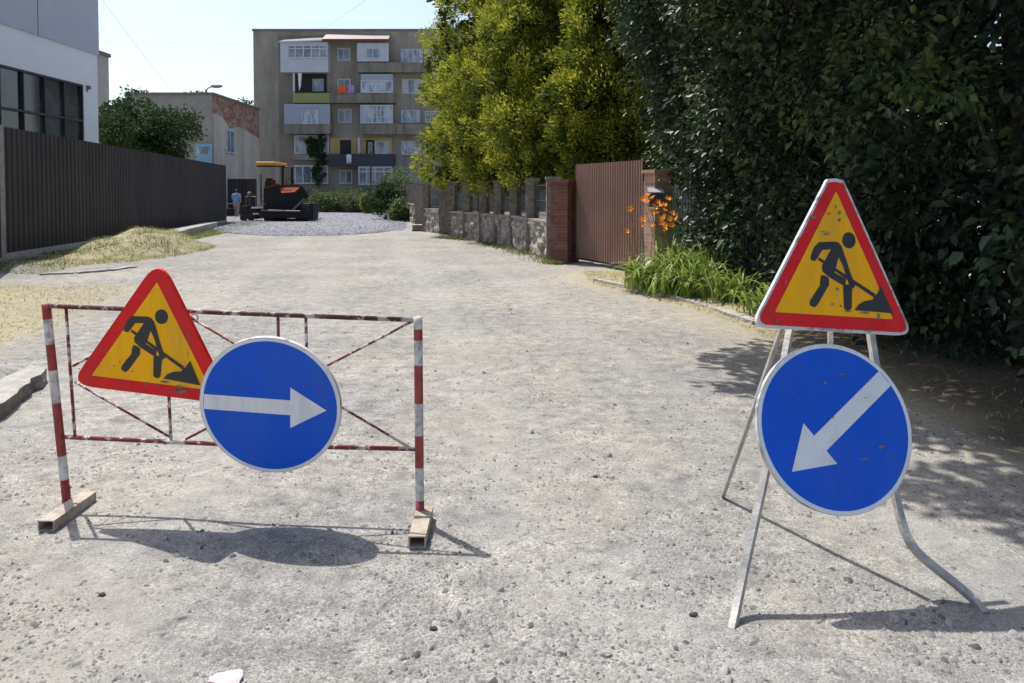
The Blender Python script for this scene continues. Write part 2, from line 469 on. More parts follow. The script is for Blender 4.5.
# ------------------------------------------------------------------ ground
def smooth01(x): x = np.clip(x, 0, 1); return x * x * (3 - 2 * x)
NT = np.random.RandomState(5).rand(64, 64)
def vnoise(x, y, s):
    x = np.asarray(x, float) / s + 100.5; y = np.asarray(y, float) / s + 100.5
    xi = np.floor(x).astype(int); yi = np.floor(y).astype(int)
    fx = smooth01(x - xi); fy = smooth01(y - yi)
    a = NT[xi % 64, yi % 64]; b = NT[(xi + 1) % 64, yi % 64]; c = NT[xi % 64, (yi + 1) % 64]; d = NT[(xi + 1) % 64, (yi + 1) % 64]
    return (a * (1 - fx) + b * fx) * (1 - fy) + (c * (1 - fx) + d * fx) * fy

def fence_x(y): return -11.6 - .126 * (y - 18.3)

def height(x, y):
    x = np.asarray(x, float); y = np.asarray(y, float)
    h = (vnoise(x, y, 1.7) - .5) * .03 + (vnoise(x + 31, y, .5) - .5) * .014 + (vnoise(x, y + 17, .17) - .5) * .003
    h = h * smooth01((40 - y) / 10)
    # earth mound under the grass by the fence
    dx = (x + 10.0) / 1.45; dy = (y - 21.6) / 2.7
    q = np.clip(1 - dx * dx - dy * dy + .5 * (vnoise(x, y, .7) - .5) + .18 * (vnoise(x, y, .25) - .5), 0, 1)
    h += .50 * q * (1 + .5 * (vnoise(x, y, .9) - .5)) * np.sqrt(q + .001)
    # low bank along the left fence
    d = x - fence_x(y)
    bank = smooth01((2.6 - d) / 2.2) * smooth01((y - 14) / 4) * smooth01((42 - y) / 4) * (x > fence_x(y) - 3)
    h += .05 * bank
    # right verge is a little higher than the road
    ve = smooth01((x - verge_x(y)) / .5) * smooth01((16 - y) / 2)
    h += .05 * ve
    # pavement level behind the broken kerb slab
    ex = np.interp(y, [3, 4.0, 5.6, 6.7, 9], [-2.9, -3.15, -3.6, -3.92, -4.6])
    h += .105 * smooth01((ex - .18 - x) / .2) * smooth01((7.6 - y) / 1.2)
    return h

def verge_x(y):
    return np.interp(y, [0, 3, 5, 7, 9.6, 12.1, 14.1, 18, 40], [4.2, 3.6, 3.3, 3.15, 2.98, 2.3, 1.55, 1.3, -5])

def straw_w(x, y):
    n = vnoise(x, y, 1.1) * .6 + vnoise(x, y, .35) * .4
    a = smooth01((-3.3 - .17 * y - x) / 1.2) * smooth01((y - 5.0) / 1.5) * smooth01((15 - y) / 3)      # left verge
    b = smooth01((x - verge_x(y) + .5) / .6) * smooth01((17 - y) / 2)
    dx = (x + 10.15) / 1.8; dy = (y - 20.9) / 3.7
    c = smooth01((1.15 - dx * dx - dy * dy) / .6)
    d = smooth01((2.4 - (x - fence_x(y))) / 1.2) * smooth01((y - 16) / 3) * smooth01((44 - y) / 3)
    return np.clip(np.maximum.reduce([a * .8, b * .9, c, d * .8]) * (0.55 + n), 0, 1)

def track_w(x, y):
    # worn wheel lines running up the road
    u = x + .17 * y + .5 * (vnoise(x, y, 6.) - .5) + .22 * (vnoise(x, y, .8) - .5)
    t_ = sum(np.exp(-((u - c_) / .26) ** 2) for c_ in (-2.6, -1.05, .75, 2.3))
    return np.clip(t_, 0, 1) * (.45 + .55 * vnoise(x + 7, y, 1.3))

def dust_w(x, y):
    n = vnoise(x, y, .9) * .6 + vnoise(x, y, .3) * .4
    a_ = smooth01((x - verge_x(y) + 1.15) / .9) * smooth01((18 - y) / 3)
    b_ = smooth01((-1.0 - x) / .8) * smooth01((3.6 - y) / .6) * .8
    c_ = smooth01((n - .58) / .14) * .35
    return np.clip(np.maximum.reduce([a_ * (.5 + n), b_ * (.4 + n), c_]), 0, 1)

def gravel_edge(y):
    # x limits of the fresh chippings as y grows
    left = np.interp(y, [29.0, 31, 34, 70], [-8.6, -11.2, -13.2, -30])
    right = np.interp(y, [29.0, 31, 34, 38, 44, 70], [-7.2, -5.3, -4.6, -5.0, -6.0, -12])
    return left, right

xs = np.unique(np.concatenate([np.arange(-7, 7, .07), np.arange(-18, -7, .22), np.arange(7, 18, .5), np.array([-900, -400, -200, -100, -60, -40, -30, -24, -20, 20, 24, 30, 40, 60, 100, 200, 400, 900.])]))
ys = np.unique(np.concatenate([np.arange(1.4, 9, .07), np.arange(9, 18, .16), np.arange(18, 45, .4), np.arange(45, 80, 2.), np.array([-300, -60, -20, -8, -3, 0, .8, 90, 110, 150, 250, 500, 1200.])]))
X, Y = np.meshgrid(xs, ys)
Z = height(X, Y)
V = np.stack([X, Y, Z], 2).reshape(-1, 3)
nx, ny = len(xs), len(ys)
idx = np.arange(nx * ny).reshape(ny, nx)
F = np.stack([idx[:-1, :-1], idx[:-1, 1:], idx[1:, 1:], idx[1:, :-1]], 2).reshape(-1, 4)
ground_me = bpy.data.meshes.new('ground')
ground_me.from_pydata(V.tolist(), [], F.tolist())
ground_me.polygons.foreach_set('use_smooth', [True] * len(F))
a = ground_me.attributes.new('straw', 'FLOAT', 'POINT')
a.data.foreach_set('value', straw_w(V[:, 0], V[:, 1]).astype(np.float32))
ground_me.attributes.new('track', 'FLOAT', 'POINT').data.foreach_set('value', track_w(V[:, 0], V[:, 1]).astype(np.float32))
ground_me.attributes.new('dust', 'FLOAT', 'POINT').data.foreach_set('value', dust_w(V[:, 0], V[:, 1]).astype(np.float32))
lit_ = smooth01((V[:, 0] - 2.75 - .35 * (vnoise(V[:, 0], V[:, 1], .6) - .5)) / .7) * smooth01((10.5 - V[:, 1]) / 2) * smooth01((8 - V[:, 0]) / 2)
a = ground_me.attributes.new('litter', 'FLOAT', 'POINT')
a.data.foreach_set('value', lit_.astype(np.float32))
ground = bpy.data.objects.new('ground', ground_me)
COL.objects.link(ground)
ground['kind'] = 'structure'

def ground_material():
    m = bpy.data.materials.new('stony_dirt_road')
    m.use_nodes = True
    t = m.node_tree; b = t.nodes['Principled BSDF']
    b.inputs['Roughness'].default_value = .95
    b.inputs['Specular IOR Level'].default_value = .15
    tc = t.nodes.new('ShaderNodeTexCoord')
    def noi(scale, detail=6, rough=.6):
        n = t.nodes.new('ShaderNodeTexNoise')
        n.inputs['Scale'].default_value = scale; n.inputs['Detail'].default_value = detail; n.inputs['Roughness'].default_value = rough
        t.links.new(tc.outputs['Object'], n.inputs['Vector']); return n
    def ramp(src, p0, c0, p1, c1):
        r = t.nodes.new('ShaderNodeValToRGB')
        r.color_ramp.elements[0].position = p0; r.color_ramp.elements[0].color = (*c0, 1)
        r.color_ramp.elements[1].position = p1; r.color_ramp.elements[1].color = (*c1, 1)
        t.links.new(src, r.inputs[0]); return r
    def mix(f, a_, b_, mode='MIX'):
        x = t.nodes.new('ShaderNodeMixRGB'); x.blend_type = mode
        if isinstance(f, float): x.inputs[0].default_value = f
        else: t.links.new(f, x.inputs[0])
        for i, q in ((1, a_), (2, b_)):
            if isinstance(q, tuple): x.inputs[i].default_value = (*q, 1)
            else: t.links.new(q, x.inputs[i])
        return x
    big = ramp(noi(.55, 5).outputs[0], .38, (0.255, 0.249, 0.241), .64, (0.345, 0.325, 0.290))
    mid = noi(6, 10, .78)
    c = mix(.8, big.outputs[0], ramp(mid.outputs[0], .34, (.22, .22, .225), .64, (.70, .695, .68)).outputs[0], 'OVERLAY')
    fine = noi(120, 6, .8)
    c = mix(.9, c.outputs[0], ramp(fine.outputs[0], .34, (.10, .10, .10), .66, (.88, .88, .88)).outputs[0], 'OVERLAY')
    tk = t.nodes.new('ShaderNodeAttribute'); tk.attribute_name = 'track'
    c = mix(tk.outputs['Fac'], c.outputs[0], mix(.4, c.outputs[0], (.36, .35, .325)).outputs[0])
    du = t.nodes.new('ShaderNodeAttribute'); du.attribute_name = 'dust'
    c = mix(du.outputs['Fac'], c.outputs[0], mix(.45, (.40, .35, .27), c.outputs[0]).outputs[0])
    # small stones seen as cells
    vo = t.nodes.new('ShaderNodeTexVoronoi'); vo.inputs['Scale'].default_value = 75; vo.inputs['Randomness'].default_value = 1
    t.links.new(tc.outputs['Object'], vo.inputs['Vector'])
    msk = ramp(noi(2.2, 5, .7).outputs[0], .46, (0, 0, 0), .60, (1, 1, 1))
    bw = t.nodes.new('ShaderNodeRGBToBW'); t.links.new(vo.outputs['Color'], bw.inputs[0])
    cell = ramp(bw.outputs[0], .2, (.20, .20, .21), .8, (.74, .73, .72))
    c2 = mix(.38, c.outputs[0], cell.outputs[0], 'OVERLAY')
    c = mix(msk.outputs[0], c.outputs[0], c2.outputs[0])
    # dark specks
    sp = ramp(noi(19, 3, .5).outputs[0], .30, (.30, .29, .28), .36, (1, 1, 1))
    c = mix(.7, c.outputs[0], sp.outputs[0], 'MULTIPLY')
    # dry straw and pale soil on the verges
    at_ = t.nodes.new('ShaderNodeAttribute'); at_.attribute_name = 'straw'
    st = ramp(noi(16, 7, .8).outputs[0], .3, (0.24, 0.205, 0.12), .7, (0.47, 0.415, 0.27))
    c = mix(at_.outputs['Fac'], c.outputs[0], st.outputs[0])
    a2 = t.nodes.new('ShaderNodeAttribute'); a2.attribute_name = 'litter'
    lt = ramp(noi(38, 6, .8).outputs[0], .35, (0.045, 0.036, 0.026), .68, (0.17, 0.14, 0.10))
    c = mix(a2.outputs['Fac'], c.outputs[0], lt.outputs[0])
    t.links.new(c.outputs[0], b.inputs['Base Color'])
    bp = t.nodes.new('ShaderNodeBump'); bp.inputs['Strength'].default_value = .5; bp.inputs['Distance'].default_value = .007
    mm = t.nodes.new('ShaderNodeMath'); mm.operation = 'ADD'
    t.links.new(fine.outputs[0], mm.inputs[0]); t.links.new(mid.outputs[0], mm.inputs[1])
    t.links.new(mm.outputs[0], bp.inputs['Height'])
    bp2 = t.nodes.new('ShaderNodeBump'); bp2.inputs['Strength'].default_value = .2; bp2.inputs['Distance'].default_value = .01; bp2.invert = True
    t.links.new(vo.outputs['Distance'], bp2.inputs['Height']); t.links.new(bp.outputs[0], bp2.inputs['Normal'])
    t.links.new(bp2.outputs[0], b.inputs['Normal'])
    return m
ground_me.materials.append(ground_material())

# fresh blue-grey chippings laid over the far end of the road
M['chipbed'] = mat('chipping_bed', (0.14, 0.14, 0.16), 0.95, col2=(0.27, 0.27, 0.305), scale=7, detail=8, bump=1, bscale=14)
b_ = MB()
yy = np.concatenate([np.arange(29.2, 46, 1.0), np.arange(46, 69, 3.)])
row = []
for i, y in enumerate(yy):
    l, r = gravel_edge(y)
    l = max(l, fence_x(min(y, 40)) + .4) if y < 40 else l
    j = .25 * math.sin(i * 2.1)
    row.append(((l + j, y), (r + .25 * math.sin(i * 1.7 + 1), y)))
vs = []; fs = []
K = 12
for (l, r) in row:
    for k in range(K + 1):
        x = l[0] + (r[0] - l[0]) * k / K
        edge = min(k, K - k) / K
        vs.append((x, l[1], float(height(x, l[1])) + .012 + min(.04, edge * .4, (l[1] - 29.2) * .012 + .001) if l[1] > yy[0] else float(height(x, l[1])) + .006))
for i in range(len(row) - 1):
    for k in range(K):
        q = i * (K + 1) + k
        fs.append((q, q + 1, q + K + 2, q + K + 1))
tag(b_.add(vs, fs).build('gravel_surface', M['chipbed'], smooth=True), kind='structure')

# ------------------------------------------------------------------ loose stones (nobody could count them)
def stones(name, P, size, tone, material, rs, flat=.5):
    n = len(P)
    base = np.array([[1, 0, 0], [.4, .95, .1], [-.8, .7, 0], [-1, -.3, .1], [-.1, -1, 0], [.75, -.8, .05], [.35, .25, .9], [-.4, -.1, 1.0]])
    fc = np.array([[0, 1, 6], [1, 2, 7], [1, 7, 6], [2, 3, 7], [3, 4, 7], [4, 5, 6], [4, 6, 7], [5, 0, 6]])
    a = rs.rand(n) * 6.283; ca, sa = np.cos(a), np.sin(a)
    B = base[None] * (1 + rs.uniform(-.3, .3, (n, 8, 3))) * size[:, None, None] * np.stack([rs.uniform(.8, 1.3, n), rs.uniform(.55, 1, n), rs.uniform(.5, 1, n) * flat * 1.2], 1)[:, None, :]
    Xr = B[..., 0] * ca[:, None] - B[..., 1] * sa[:, None]; Yr = B[..., 0] * sa[:, None] + B[..., 1] * ca[:, None]
    V = np.stack([Xr, Yr, B[..., 2]], 2) + P[:, None, :]
    F = (np.arange(n) * 8)[:, None, None] + fc[None]
    return quads_object(name, V.reshape(-1, 3), F.reshape(-1, 3), np.repeat(tone, 8), material)

rs = np.random.RandomState(11)
n = 120000
px = rs.uniform(-80, 1104, n); d = 1.35 / (rs.rand(n) * .52 + .085)     # denser towards the camera, as the picture needs
y = d; x = (px - 512) / 800 * y
cl = vnoise(x, y, .55) * .5 + vnoise(x + 9, y, .2) * .5
keep = rs.rand(n) < smooth01((cl - .42) / .25) * .95 + .10
keep &= (straw_w(x, y) < .6) & (rs.rand(n) > .8 * track_w(x, y))
x, y = x[keep], y[keep]
P = np.stack([x, y, height(x, y) - .001], 1)
size = np.exp(rs.normal(math.log(.0042), .5, len(x))) * (1 + .05 * y)
hp = []
for (hx, hy, k_, sp_) in ((570, 645, 34, .10), (525, 655, 26, .12), (20, 610, 60, .22), (300, 605, 22, .10), (640, 600, 16, .10), (500, 625, 20, .14), (350, 640, 30, .16), (760, 600, 16, .1), (930, 660, 40, .2), (250, 660, 30, .14)):
    g_ = gnd(hx, hy); q_ = rs.normal(0, sp_, (k_, 2)); hp.append(np.stack([g_.x + q_[:, 0], g_.y + q_[:, 1] * .8], 1))
hp = np.concatenate(hp)
P = np.concatenate([P, np.stack([hp[:, 0], hp[:, 1], height(hp[:, 0], hp[:, 1])], 1)]); size = np.concatenate([size, rs.uniform(.006, .013, len(hp))])
tone = np.clip(rs.normal(.60, .2, len(P)), 0, 1)
tone[rs.rand(len(P)) < .05] = .03
tag(stones('gravel', P, np.clip(size, .003, .022), tone, L['stones'], rs, .85), 'loose crushed grey stone scattered over the dirt road', 'gravel', kind='stuff')
n = 14000
y = 28.9 + rs.rand(n) ** 1.5 * 34; l, r = gravel_edge(y); x = l + (r - l) * rs.rand(n)
P = np.stack([x, y, height(x, y) + np.clip((y - 29.2) * .012, .0, .04)], 1)
tag(stones('chippings', P, rs.uniform(.02, .05, n), np.clip(rs.normal(.5, .2, n), 0, 1), L['chips'], rs, .9), 'fresh blue grey stone chippings spread at the far end of the road', 'gravel', kind='stuff')

# separate bigger stones one can point at
def rock(px, py, s, label, seed, m='kerb'):
    g = gnd(px, py); rg = random.Random(seed)
    tag(MB().sphere((g.x, g.y, float(height(g.x, g.y)) + s * .25), s, s * .7, s * .5, 8, 5, jit=.22, rng=rg).build('stone', M[m]), label, 'stone', 'larger stones lying on the road')
M['darkstone'] = mat('dark_stone', (0.06, 0.055, 0.05), .9, var=.3, scale=20)
rock(102, 593, .016, 'dark pebble on the road below the left barrier foot', 1, 'darkstone')
rock(433, 626, .016, 'dark pebble between the two signs near the picture bottom', 2, 'darkstone')
rock(596, 478, .018, 'small dark pebble in the middle of the road between barrier and stand', 3, 'darkstone')
rock(560, 652, .022, 'grey stone in a small heap at the bottom centre', 4)
rock(606, 655, .02, 'pale stone at the right end of the bottom centre heap', 5)
rock(694, 618, .018, 'dark stone just left of the stand front foot', 6, 'darkstone')

# ------------------------------------------------------------------ blades: straw, grass
def blades(name, P, h, lean, width, tone, material, rs, parent=None, seg=2):
    n = len(P)
    a = rs.rand(n) * 6.283
    D = np.stack([np.cos(a), np.sin(a), np.zeros(n)], 1); S = np.stack([-np.sin(a), np.cos(a), np.zeros(n)], 1)
    up = np.array([0, 0, 1.])
    ws = width[:, None]; hh = h[:, None]; ll = lean[:, None]
    ring = []
    for k, tt in enumerate((0, .5, 1.0)):
        c = P + up * hh * (tt - .25 * ll * tt * tt) + D * hh * ll * tt * tt
        wk = ws * (1, .8, .12)[k]
        ring += [c - S * wk / 2, c + S * wk / 2]
    V = np.stack(ring, 1).reshape(-1, 3)
    b = (np.arange(n) * 6)[:, None]
    F = np.concatenate([b + np.array([[0, 1, 3, 2]]), b + np.array([[2, 3, 5, 4]])], 0)
    return quads_object(name, V, F, np.concatenate([tone, tone]), material, parent)

rs = np.random.RandomState(21)
n = 60000
# left verge, right verge and round the mound
x = np.concatenate([rs.uniform(-9, -3.6, n // 3), rs.uniform(1.4, 4.6, n // 2)])
y = np.concatenate([rs.uniform(5.5, 16, n // 3), rs.uniform(4, 17, n // 2)])
k = (straw_w(x, y) > .42) & (rs.rand(len(x)) < np.where((x > 3) & (y < 10), .12, .8))
x, y = x[k], y[k]
P = np.stack([x, y, height(x, y) - .003], 1)
tag(blades('dry_grass', P, rs.uniform(.02, .07, len(x)), rs.uniform(.8, 2.6, len(x)), rs.uniform(.003, .006, len(x)) * (1 + y * .06), np.clip(rs.normal(.62, .2, len(x)), 0, 1), L['straw'], rs), 'trampled dry straw along both edges of the road', 'dry grass', kind='stuff')
n = 110000
x = rs.uniform(-13.4, -6.3, n); y = rs.uniform(15.5, 42, n)
x = np.where(y > 26, fence_x(y) + rs.uniform(.1, 2.4, n), x)
dx = (x + 10.1) / 1.75; dy = (y - 21.0) / 3.6
k = ((dx * dx + dy * dy < 1.1) | (x - fence_x(y) < 2.1)) & (x > fence_x(y) + .1) & (rs.rand(n) < .8 + vnoise(x, y, .5))
x, y = x[k], y[k]
P = np.stack([x, y, height(x, y) - .01], 1)
dm = ((x + 9.75) / 1.5) ** 2 + ((y - 21.4) / 2.9) ** 2
tn = np.clip(rs.normal(.30, .2, len(x)) + .55 * vnoise(x, y, .6) + np.where(dm < 1, .12, 0) - np.where(x - fence_x(y) < 1.7, .3, 0), 0, 1)  # darker green near the fence, with the fence shadow painted into the tone
tag(blades('rough_grass', P, rs.uniform(.03, .13, len(x)) * (.4 + 1.1 * vnoise(x, y, .35)), rs.uniform(.5, 2.2, len(x)), rs.uniform(.006, .012, len(x)), tn, L['grass'], rs), 'yellowing rough grass on the mound and bank beside the dark fence', 'grass', kind='stuff')
n = 5000
tt = rs.rand(n); pw = [(1.30, 17.6), (.85, 19.6), (.0, 23.3), (-1.0, 26.1), (-2.3, 28.2)]
xx = np.interp(tt * 4, range(5), [p[0] for p in pw]); yy_ = np.interp(tt * 4, range(5), [p[1] for p in pw])
xx = xx - np.abs(rs.normal(0, .22, n)) - .15
k = rs.rand(n) < vnoise(xx, yy_, .8)
xx, yy_ = xx[k], yy_[k]
P = np.stack([xx, yy_, height(xx, yy_) - .01], 1)
tag(blades('weeds', P, rs.uniform(.05, .16, len(xx)), rs.uniform(.4, 1.6, len(xx)), rs.uniform(.01, .018, len(xx)), np.clip(rs.normal(.35, .2, len(xx)), 0, 1), L['grass'], rs), 'green weeds growing at the foot of the stone wall', 'weeds', kind='stuff')

# ------------------------------------------------------------------ kerbs and slabs
def rough_block(name, pts2d, z0, z1, material, label, cat='kerb', seed=0, side=None, group=None, amp=.02):
    """block with a broken outline: plan polygon subdivided and jittered"""
    rg = random.Random(seed)
    out = []
    for i, p in enumerate(pts2d):
        q = pts2d[(i + 1) % len(pts2d)]
        L_ = math.hypot(q[0] - p[0], q[1] - p[1]); n_ = max(1, int(L_ / .12))
        for k_ in range(n_):
            f_ = k_ / n_
            out.append((p[0] + (q[0] - p[0]) * f_ + rg.uniform(-amp, amp), p[1] + (q[1] - p[1]) * f_ + rg.uniform(-amp, amp)))
    n_ = len(out)
    m_ = MB()
    top = [(x_, y_, z1 + rg.uniform(-.006, .006)) for x_, y_ in out]
    cx_ = sum(p[0] for p in out) / n_; cy_ = sum(p[1] for p in out) / n_
    mid_ = [(cx_ + (x_ - cx_) * 1.0 + rg.uniform(-amp, amp) * .7, cy_ + (y_ - cy_) * 1.0 + rg.uniform(-amp, amp) * .7, (z0 + z1) / 2 + .01) for x_, y_ in out]
    bot = [(x_ + rg.uniform(-amp, amp) * .5, y_ + rg.uniform(-amp, amp) * .5, z0) for x_, y_ in out]
    m_.add(top, [tuple(range(n_))])
    m_.add(top + mid_, [((i + 1) % n_, i, i + n_, (i + 1) % n_ + n_) for i in range(n_)], 1)
    m_.add(mid_ + bot, [((i + 1) % n_, i, i + n_, (i + 1) % n_ + n_) for i in range(n_)], 1)
    o = m_.build(name, [material, side or material])
    return tag(o, label, cat, group)
rough_block('kerb_slab', [(-3.15, 4.0), (-3.60, 5.6), (-3.92, 6.7), (-4.12, 6.8), (-4.02, 5.7), (-3.57, 4.0)], -.05, .118, M['kerb'],
            'broken edge of a raised concrete pavement slab left of the barrier', 'kerb', 3, M['brokenface'], amp=.025)
kp = [(1.50, 14.35), (1.98, 13.2), (2.42, 12.1), (2.72, 10.9), (2.96, 9.6)]
kl = ['kerb stone nearest the brown gate', 'kerb stone below the orange lilies', 'kerb stone in front of the lily leaves', 'kerb stone at the right end of the lilies',
      'kerb stone to the left of the right hand triangle sign', 'kerb stone hidden mostly by the right hand signs', 'half buried kerb stone in the hedge shade']
for i in range(len(kp) - 1):
    a_, c_ = Vector(kp[i]), Vector(kp[i + 1]); dd = (c_ - a_).normalized(); a_ = a_ + dd * .02; c_ = c_ - dd * .02
    nn = Vector((-dd.y, dd.x)) * .065
    rough_block('kerb_stone', [tuple(a_ - nn), tuple(c_ - nn), tuple(c_ + nn), tuple(a_ + nn)], -.05, .05 + .01 * math.sin(i * 2), M['kerb'], kl[i] + ', pale and weathered', 'kerb', 20 + i, None, 'half buried kerb stones on the right', .012)
fk = [(38, 275), (75, 273.5), (108, 271), (135, 267)]
for i, lab in enumerate(['leftmost stone of the low kerb line in front of the grass mound', 'middle stone of the low kerb line in front of the grass mound', 'right hand stone of the low kerb line in front of the grass mound']):
    a_, c_ = gnd(*fk[i]), gnd(*fk[i + 1]); dd = (c_ - a_).normalized(); nn = Vector((-dd.y, dd.x, 0)) * .08; a_ = a_ + dd * .03; c_ = c_ - dd * .03
    rough_block('kerb_stone', [(a_ - nn)[:2], (c_ - nn)[:2], (c_ + nn)[:2], (a_ + nn)[:2]], -.05, .032, M['kerb'], lab, 'kerb', 60 + i, M['kerb'], 'kerb stones before the mound', .02)
# slabs lying by the dark fence
for i, (p0, p1, lab) in enumerate([((150, 245), (180, 239), 'pale concrete slab lying against the dark fence behind the mound'),
                                   ((172, 240), (212, 229), 'long grey concrete kerb slab leaning by the far end of the dark fence')]):
    g0, g1 = gnd(*p0), gnd(*p1)
    rough_block('concrete_slab', [(g0.x - .2, g0.y), (g1.x - .2, g1.y), (g1.x + .25, g1.y), (g0.x + .25, g0.y)], .02, .3, M['kerb'], lab, 'slab', 40 + i, None, 'concrete slabs by the fence')
g0 = gnd(424, 231)
rough_block('stone_block', [(g0.x - .45, g0.y - .3), (g0.x + .45, g0.y - .2), (g0.x + .45, g0.y + .5), (g0.x - .45, g0.y + .5)], 0, .26, M['kerb'], 'single concrete block lying in front of the far stone wall', 'block', 50, M['brokenface'])
# pink paper scrap
g0 = gnd(228, 676)
pp = [(-.055, -.03), (.0, -.05), (.045, -.03), (.05, .0), (.035, .035), (-.01, .04), (-.045, .015), (-.06, -.0)]
tag(MB().poly([(g0.x + a_, g0.y + c_, .012 + .006 * math.sin(i * 2.3) + float(height(g0.x, g0.y))) for i, (a_, c_) in enumerate(pp)], thick=Vector((0, 0, -.004))).build('paper_scrap', M['paper']),
    'crumpled pink and white scrap on the road at the bottom edge', 'litter')

# ------------------------------------------------------------------ left corrugated fence
def corr_sheet(mb, a, b, z0, z1, pitch, amp, mi=0, ztop=None):
    a = Vector(a); b = Vector(b); d = b - a; Ln = d.length; d.normalize(); nn = Vector((-d.y, d.x))
    n_ = int(Ln / pitch); vs = []; fs = []
    for i in range(n_):
        for (u, o_) in ((0, 0), (.35, 0), (.5, 1), (.85, 1)):
            p = a + d * (i + u) * pitch + nn * amp * o_
            zt = z1 if ztop is None else z1 + (ztop - z1) * (i / n_)
            vs += [(p.x, p.y, z0), (p.x, p.y, zt)]
    for i in range(len(vs) // 2 - 1):
        fs.append((2 * i, 2 * i + 2, 2 * i + 3, 2 * i + 1))
    mb.add(vs, fs, mi)
fa, fb = (fence_x(18.3), 18.3), (fence_x(40.2), 40.2)
fr = thing('corrugated_fence', 'long tall dark brown corrugated metal fence on the left side of the road', 'fence', (fa[0], fa[1], 0))
m_ = MB(); corr_sheet(m_, fa, fb, .18, 3.09,   .25, -.024, ztop=2.92); m_.build('panel', M['fence'], fr)
MB().obox((fa[0] - .04, fa[1]), (fb[0] - .04, fb[1]), .16, -.1, .20).build('plinth', M['concrete'], fr)
m_ = MB(); m_.obox((fa[0] - .08, fa[1]), (fb[0] - .08, fb[1]), .03, 2.6, 2.66); m_.obox((fa[0] - .08, fa[1]), (fb[0] - .08, fb[1]), .03, .6, .66); m_.build('cross_rail', M['iron'], fr)
MB().box(fb[0] - .1, fb[1], 0, fb[0] - .02, fb[1] + .08, 2.93).build('post', M['fence'], fr)
fc = (fence_x(18.1), 18.1); fd = (-9.75, 14.4); fe = (-9.3, 7.0)
f2 = thing('corrugated_fence', 'near section of the dark fence at the very left edge of the photo', 'fence', (fd[0], fd[1], 0))
m_ = MB(); corr_sheet(m_, fd, fc, .12, 3.15,   .25, -.024); m_.build('panel', M['fence'], f2)
m_ = MB(); corr_sheet(m_, fe, fd, .0, 3.15,   .25, -.024); m_.build('panel', M['fence'], f2)
MB().box(fc[0] - .07, fc[1] - .05, 0, fc[0] + .05, fc[1] + .1, 3.12).build('post', M['fence_post'], f2)
# far return fence behind the paver
f3 = thing('corrugated_fence', 'short far dark fence running across behind the person and the paving machine', 'fence', (-20.9, 57.5, 0))
m_ = MB(); corr_sheet(m_, (-21.4, 57.5), (-18.2, 57.9), 0, 2.55, .25, .035); m_.build('panel', M['fence'], f3)
m_ = MB(); corr_sheet(m_, (-22.0, 46), (-21.4, 57.4), 0, 2.75, .25, .035); m_.build('panel', M['fence'], f3)

# ------------------------------------------------------------------ white and grey building on the left
wb = thing('commercial_building', 'modern white building with grey upper cladding and dark ribbon windows behind the fence', 'building', (-17, 33, 0))
wx = -17.0; y1 = 33.0; y0 = 6.0
MB().box(wx - 14, y0, 0, wx, y1, 3.2).box(wx - 14, 31.9, 3.2, wx, y1, 5.85).box(wx - 14, y0, 5.85, wx, y1, 7.2).build('white_wall', M['white_wall'], wb)
MB().box(wx - 14, y0, 7.2, wx + .06, y1 + .04, 12.5).build('grey_cladding', M['grey_wall'], wb)
for yy0 in np.arange(y0 + .8, y1, 4.4):
    MB().box(wx + .06, yy0, 7.2, wx + .068, yy0 + .025, 12.5).build('cladding_joint', M['dark_frame'], wb)
wn = MB()
for yy0 in np.arange(31.9, y0, -1.28):
    wn.box(wx - .14, yy0 - .05, 3.2, wx - .02, yy0, 5.85)
wn.box(wx - .14, y0, 4.38, wx - .03, 31.9, 4.46).box(wx - .14, y0, 5.78, wx - .025, 31.9, 5.84)
rib = wn.build('window_band', M['dark_frame'], wb)
for yy0 in np.arange(31.85, y0 + 2, -1.28):
    MB().box(wx - .2, yy0 - 1.23, 3.2, wx - .12, yy0, 5.78).build('pane', M['glass_dark'], rib)
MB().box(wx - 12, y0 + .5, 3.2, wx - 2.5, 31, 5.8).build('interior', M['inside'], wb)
MB().box(wx, 32.1, 5.7, wx + .12, 32.25, 5.85).box(wx, 32.15, 5.6, wx + .03, 32.19, 5.7).build('wall_lamp', M['pole'], wb)
# old beige building behind it
ob = thing('old_building', 'narrow strip of old beige building just behind the white one with a lower ledge', 'building', (-25, 46, 0))
MB().box(-32, 45, 0, -23.55, 47, 9.45).build('wall', M['plaster'], ob)
MB().box(-32.1, 44.9, 9.45, -23.45, 47.1, 9.65).build('roof', M['brokenface'], ob)
MB().box(-23.8, 47.0, 0, -23.3, 47.6, 6.35).build('annex', M['plaster'], ob)
MB().box(-23.8, 46.9, 6.35, -23.15, 47.7, 6.55).build('ledge', M['pinkroof'], ob)

# ------------------------------------------------------------------ brick and plaster building
bb = thing('brick_building', 'pale plastered two storey building with bare red brick near its roof beside the apartment block', 'building', (-22, 57, 0))
bx = -20.5
MB().box(-26, 55, 0, bx, 65, 8.25).build('wall', M['plaster_grey'], bb)
MB().add([(bx + .03, 55, 0), (bx + .03, 65, 0), (bx + .03, 65, 5.9), (bx + .03, 60.5, 6.5), (bx + .03, 58.2, 6.2), (bx + .03, 56.8, 6.9), (bx + .03, 55, 7.0)], [(0, 1, 2, 3, 4, 5, 6)]).add(
    [(bx + .03, 55, 0), (bx + .03, 55, 7.0), (bx - .3, 55, 7.0), (bx - .3, 55, 0)], []).build('plaster_coat', M['plaster'], bb)
MB().add([(bx + .015, 54.99, 5.6), (bx + .015, 65, 5.6), (bx + .015, 65, 8.2), (bx + .015, 54.99, 8.2)], [(0, 1, 2, 3)]).build('brick_band', M['oldbrick'], bb)
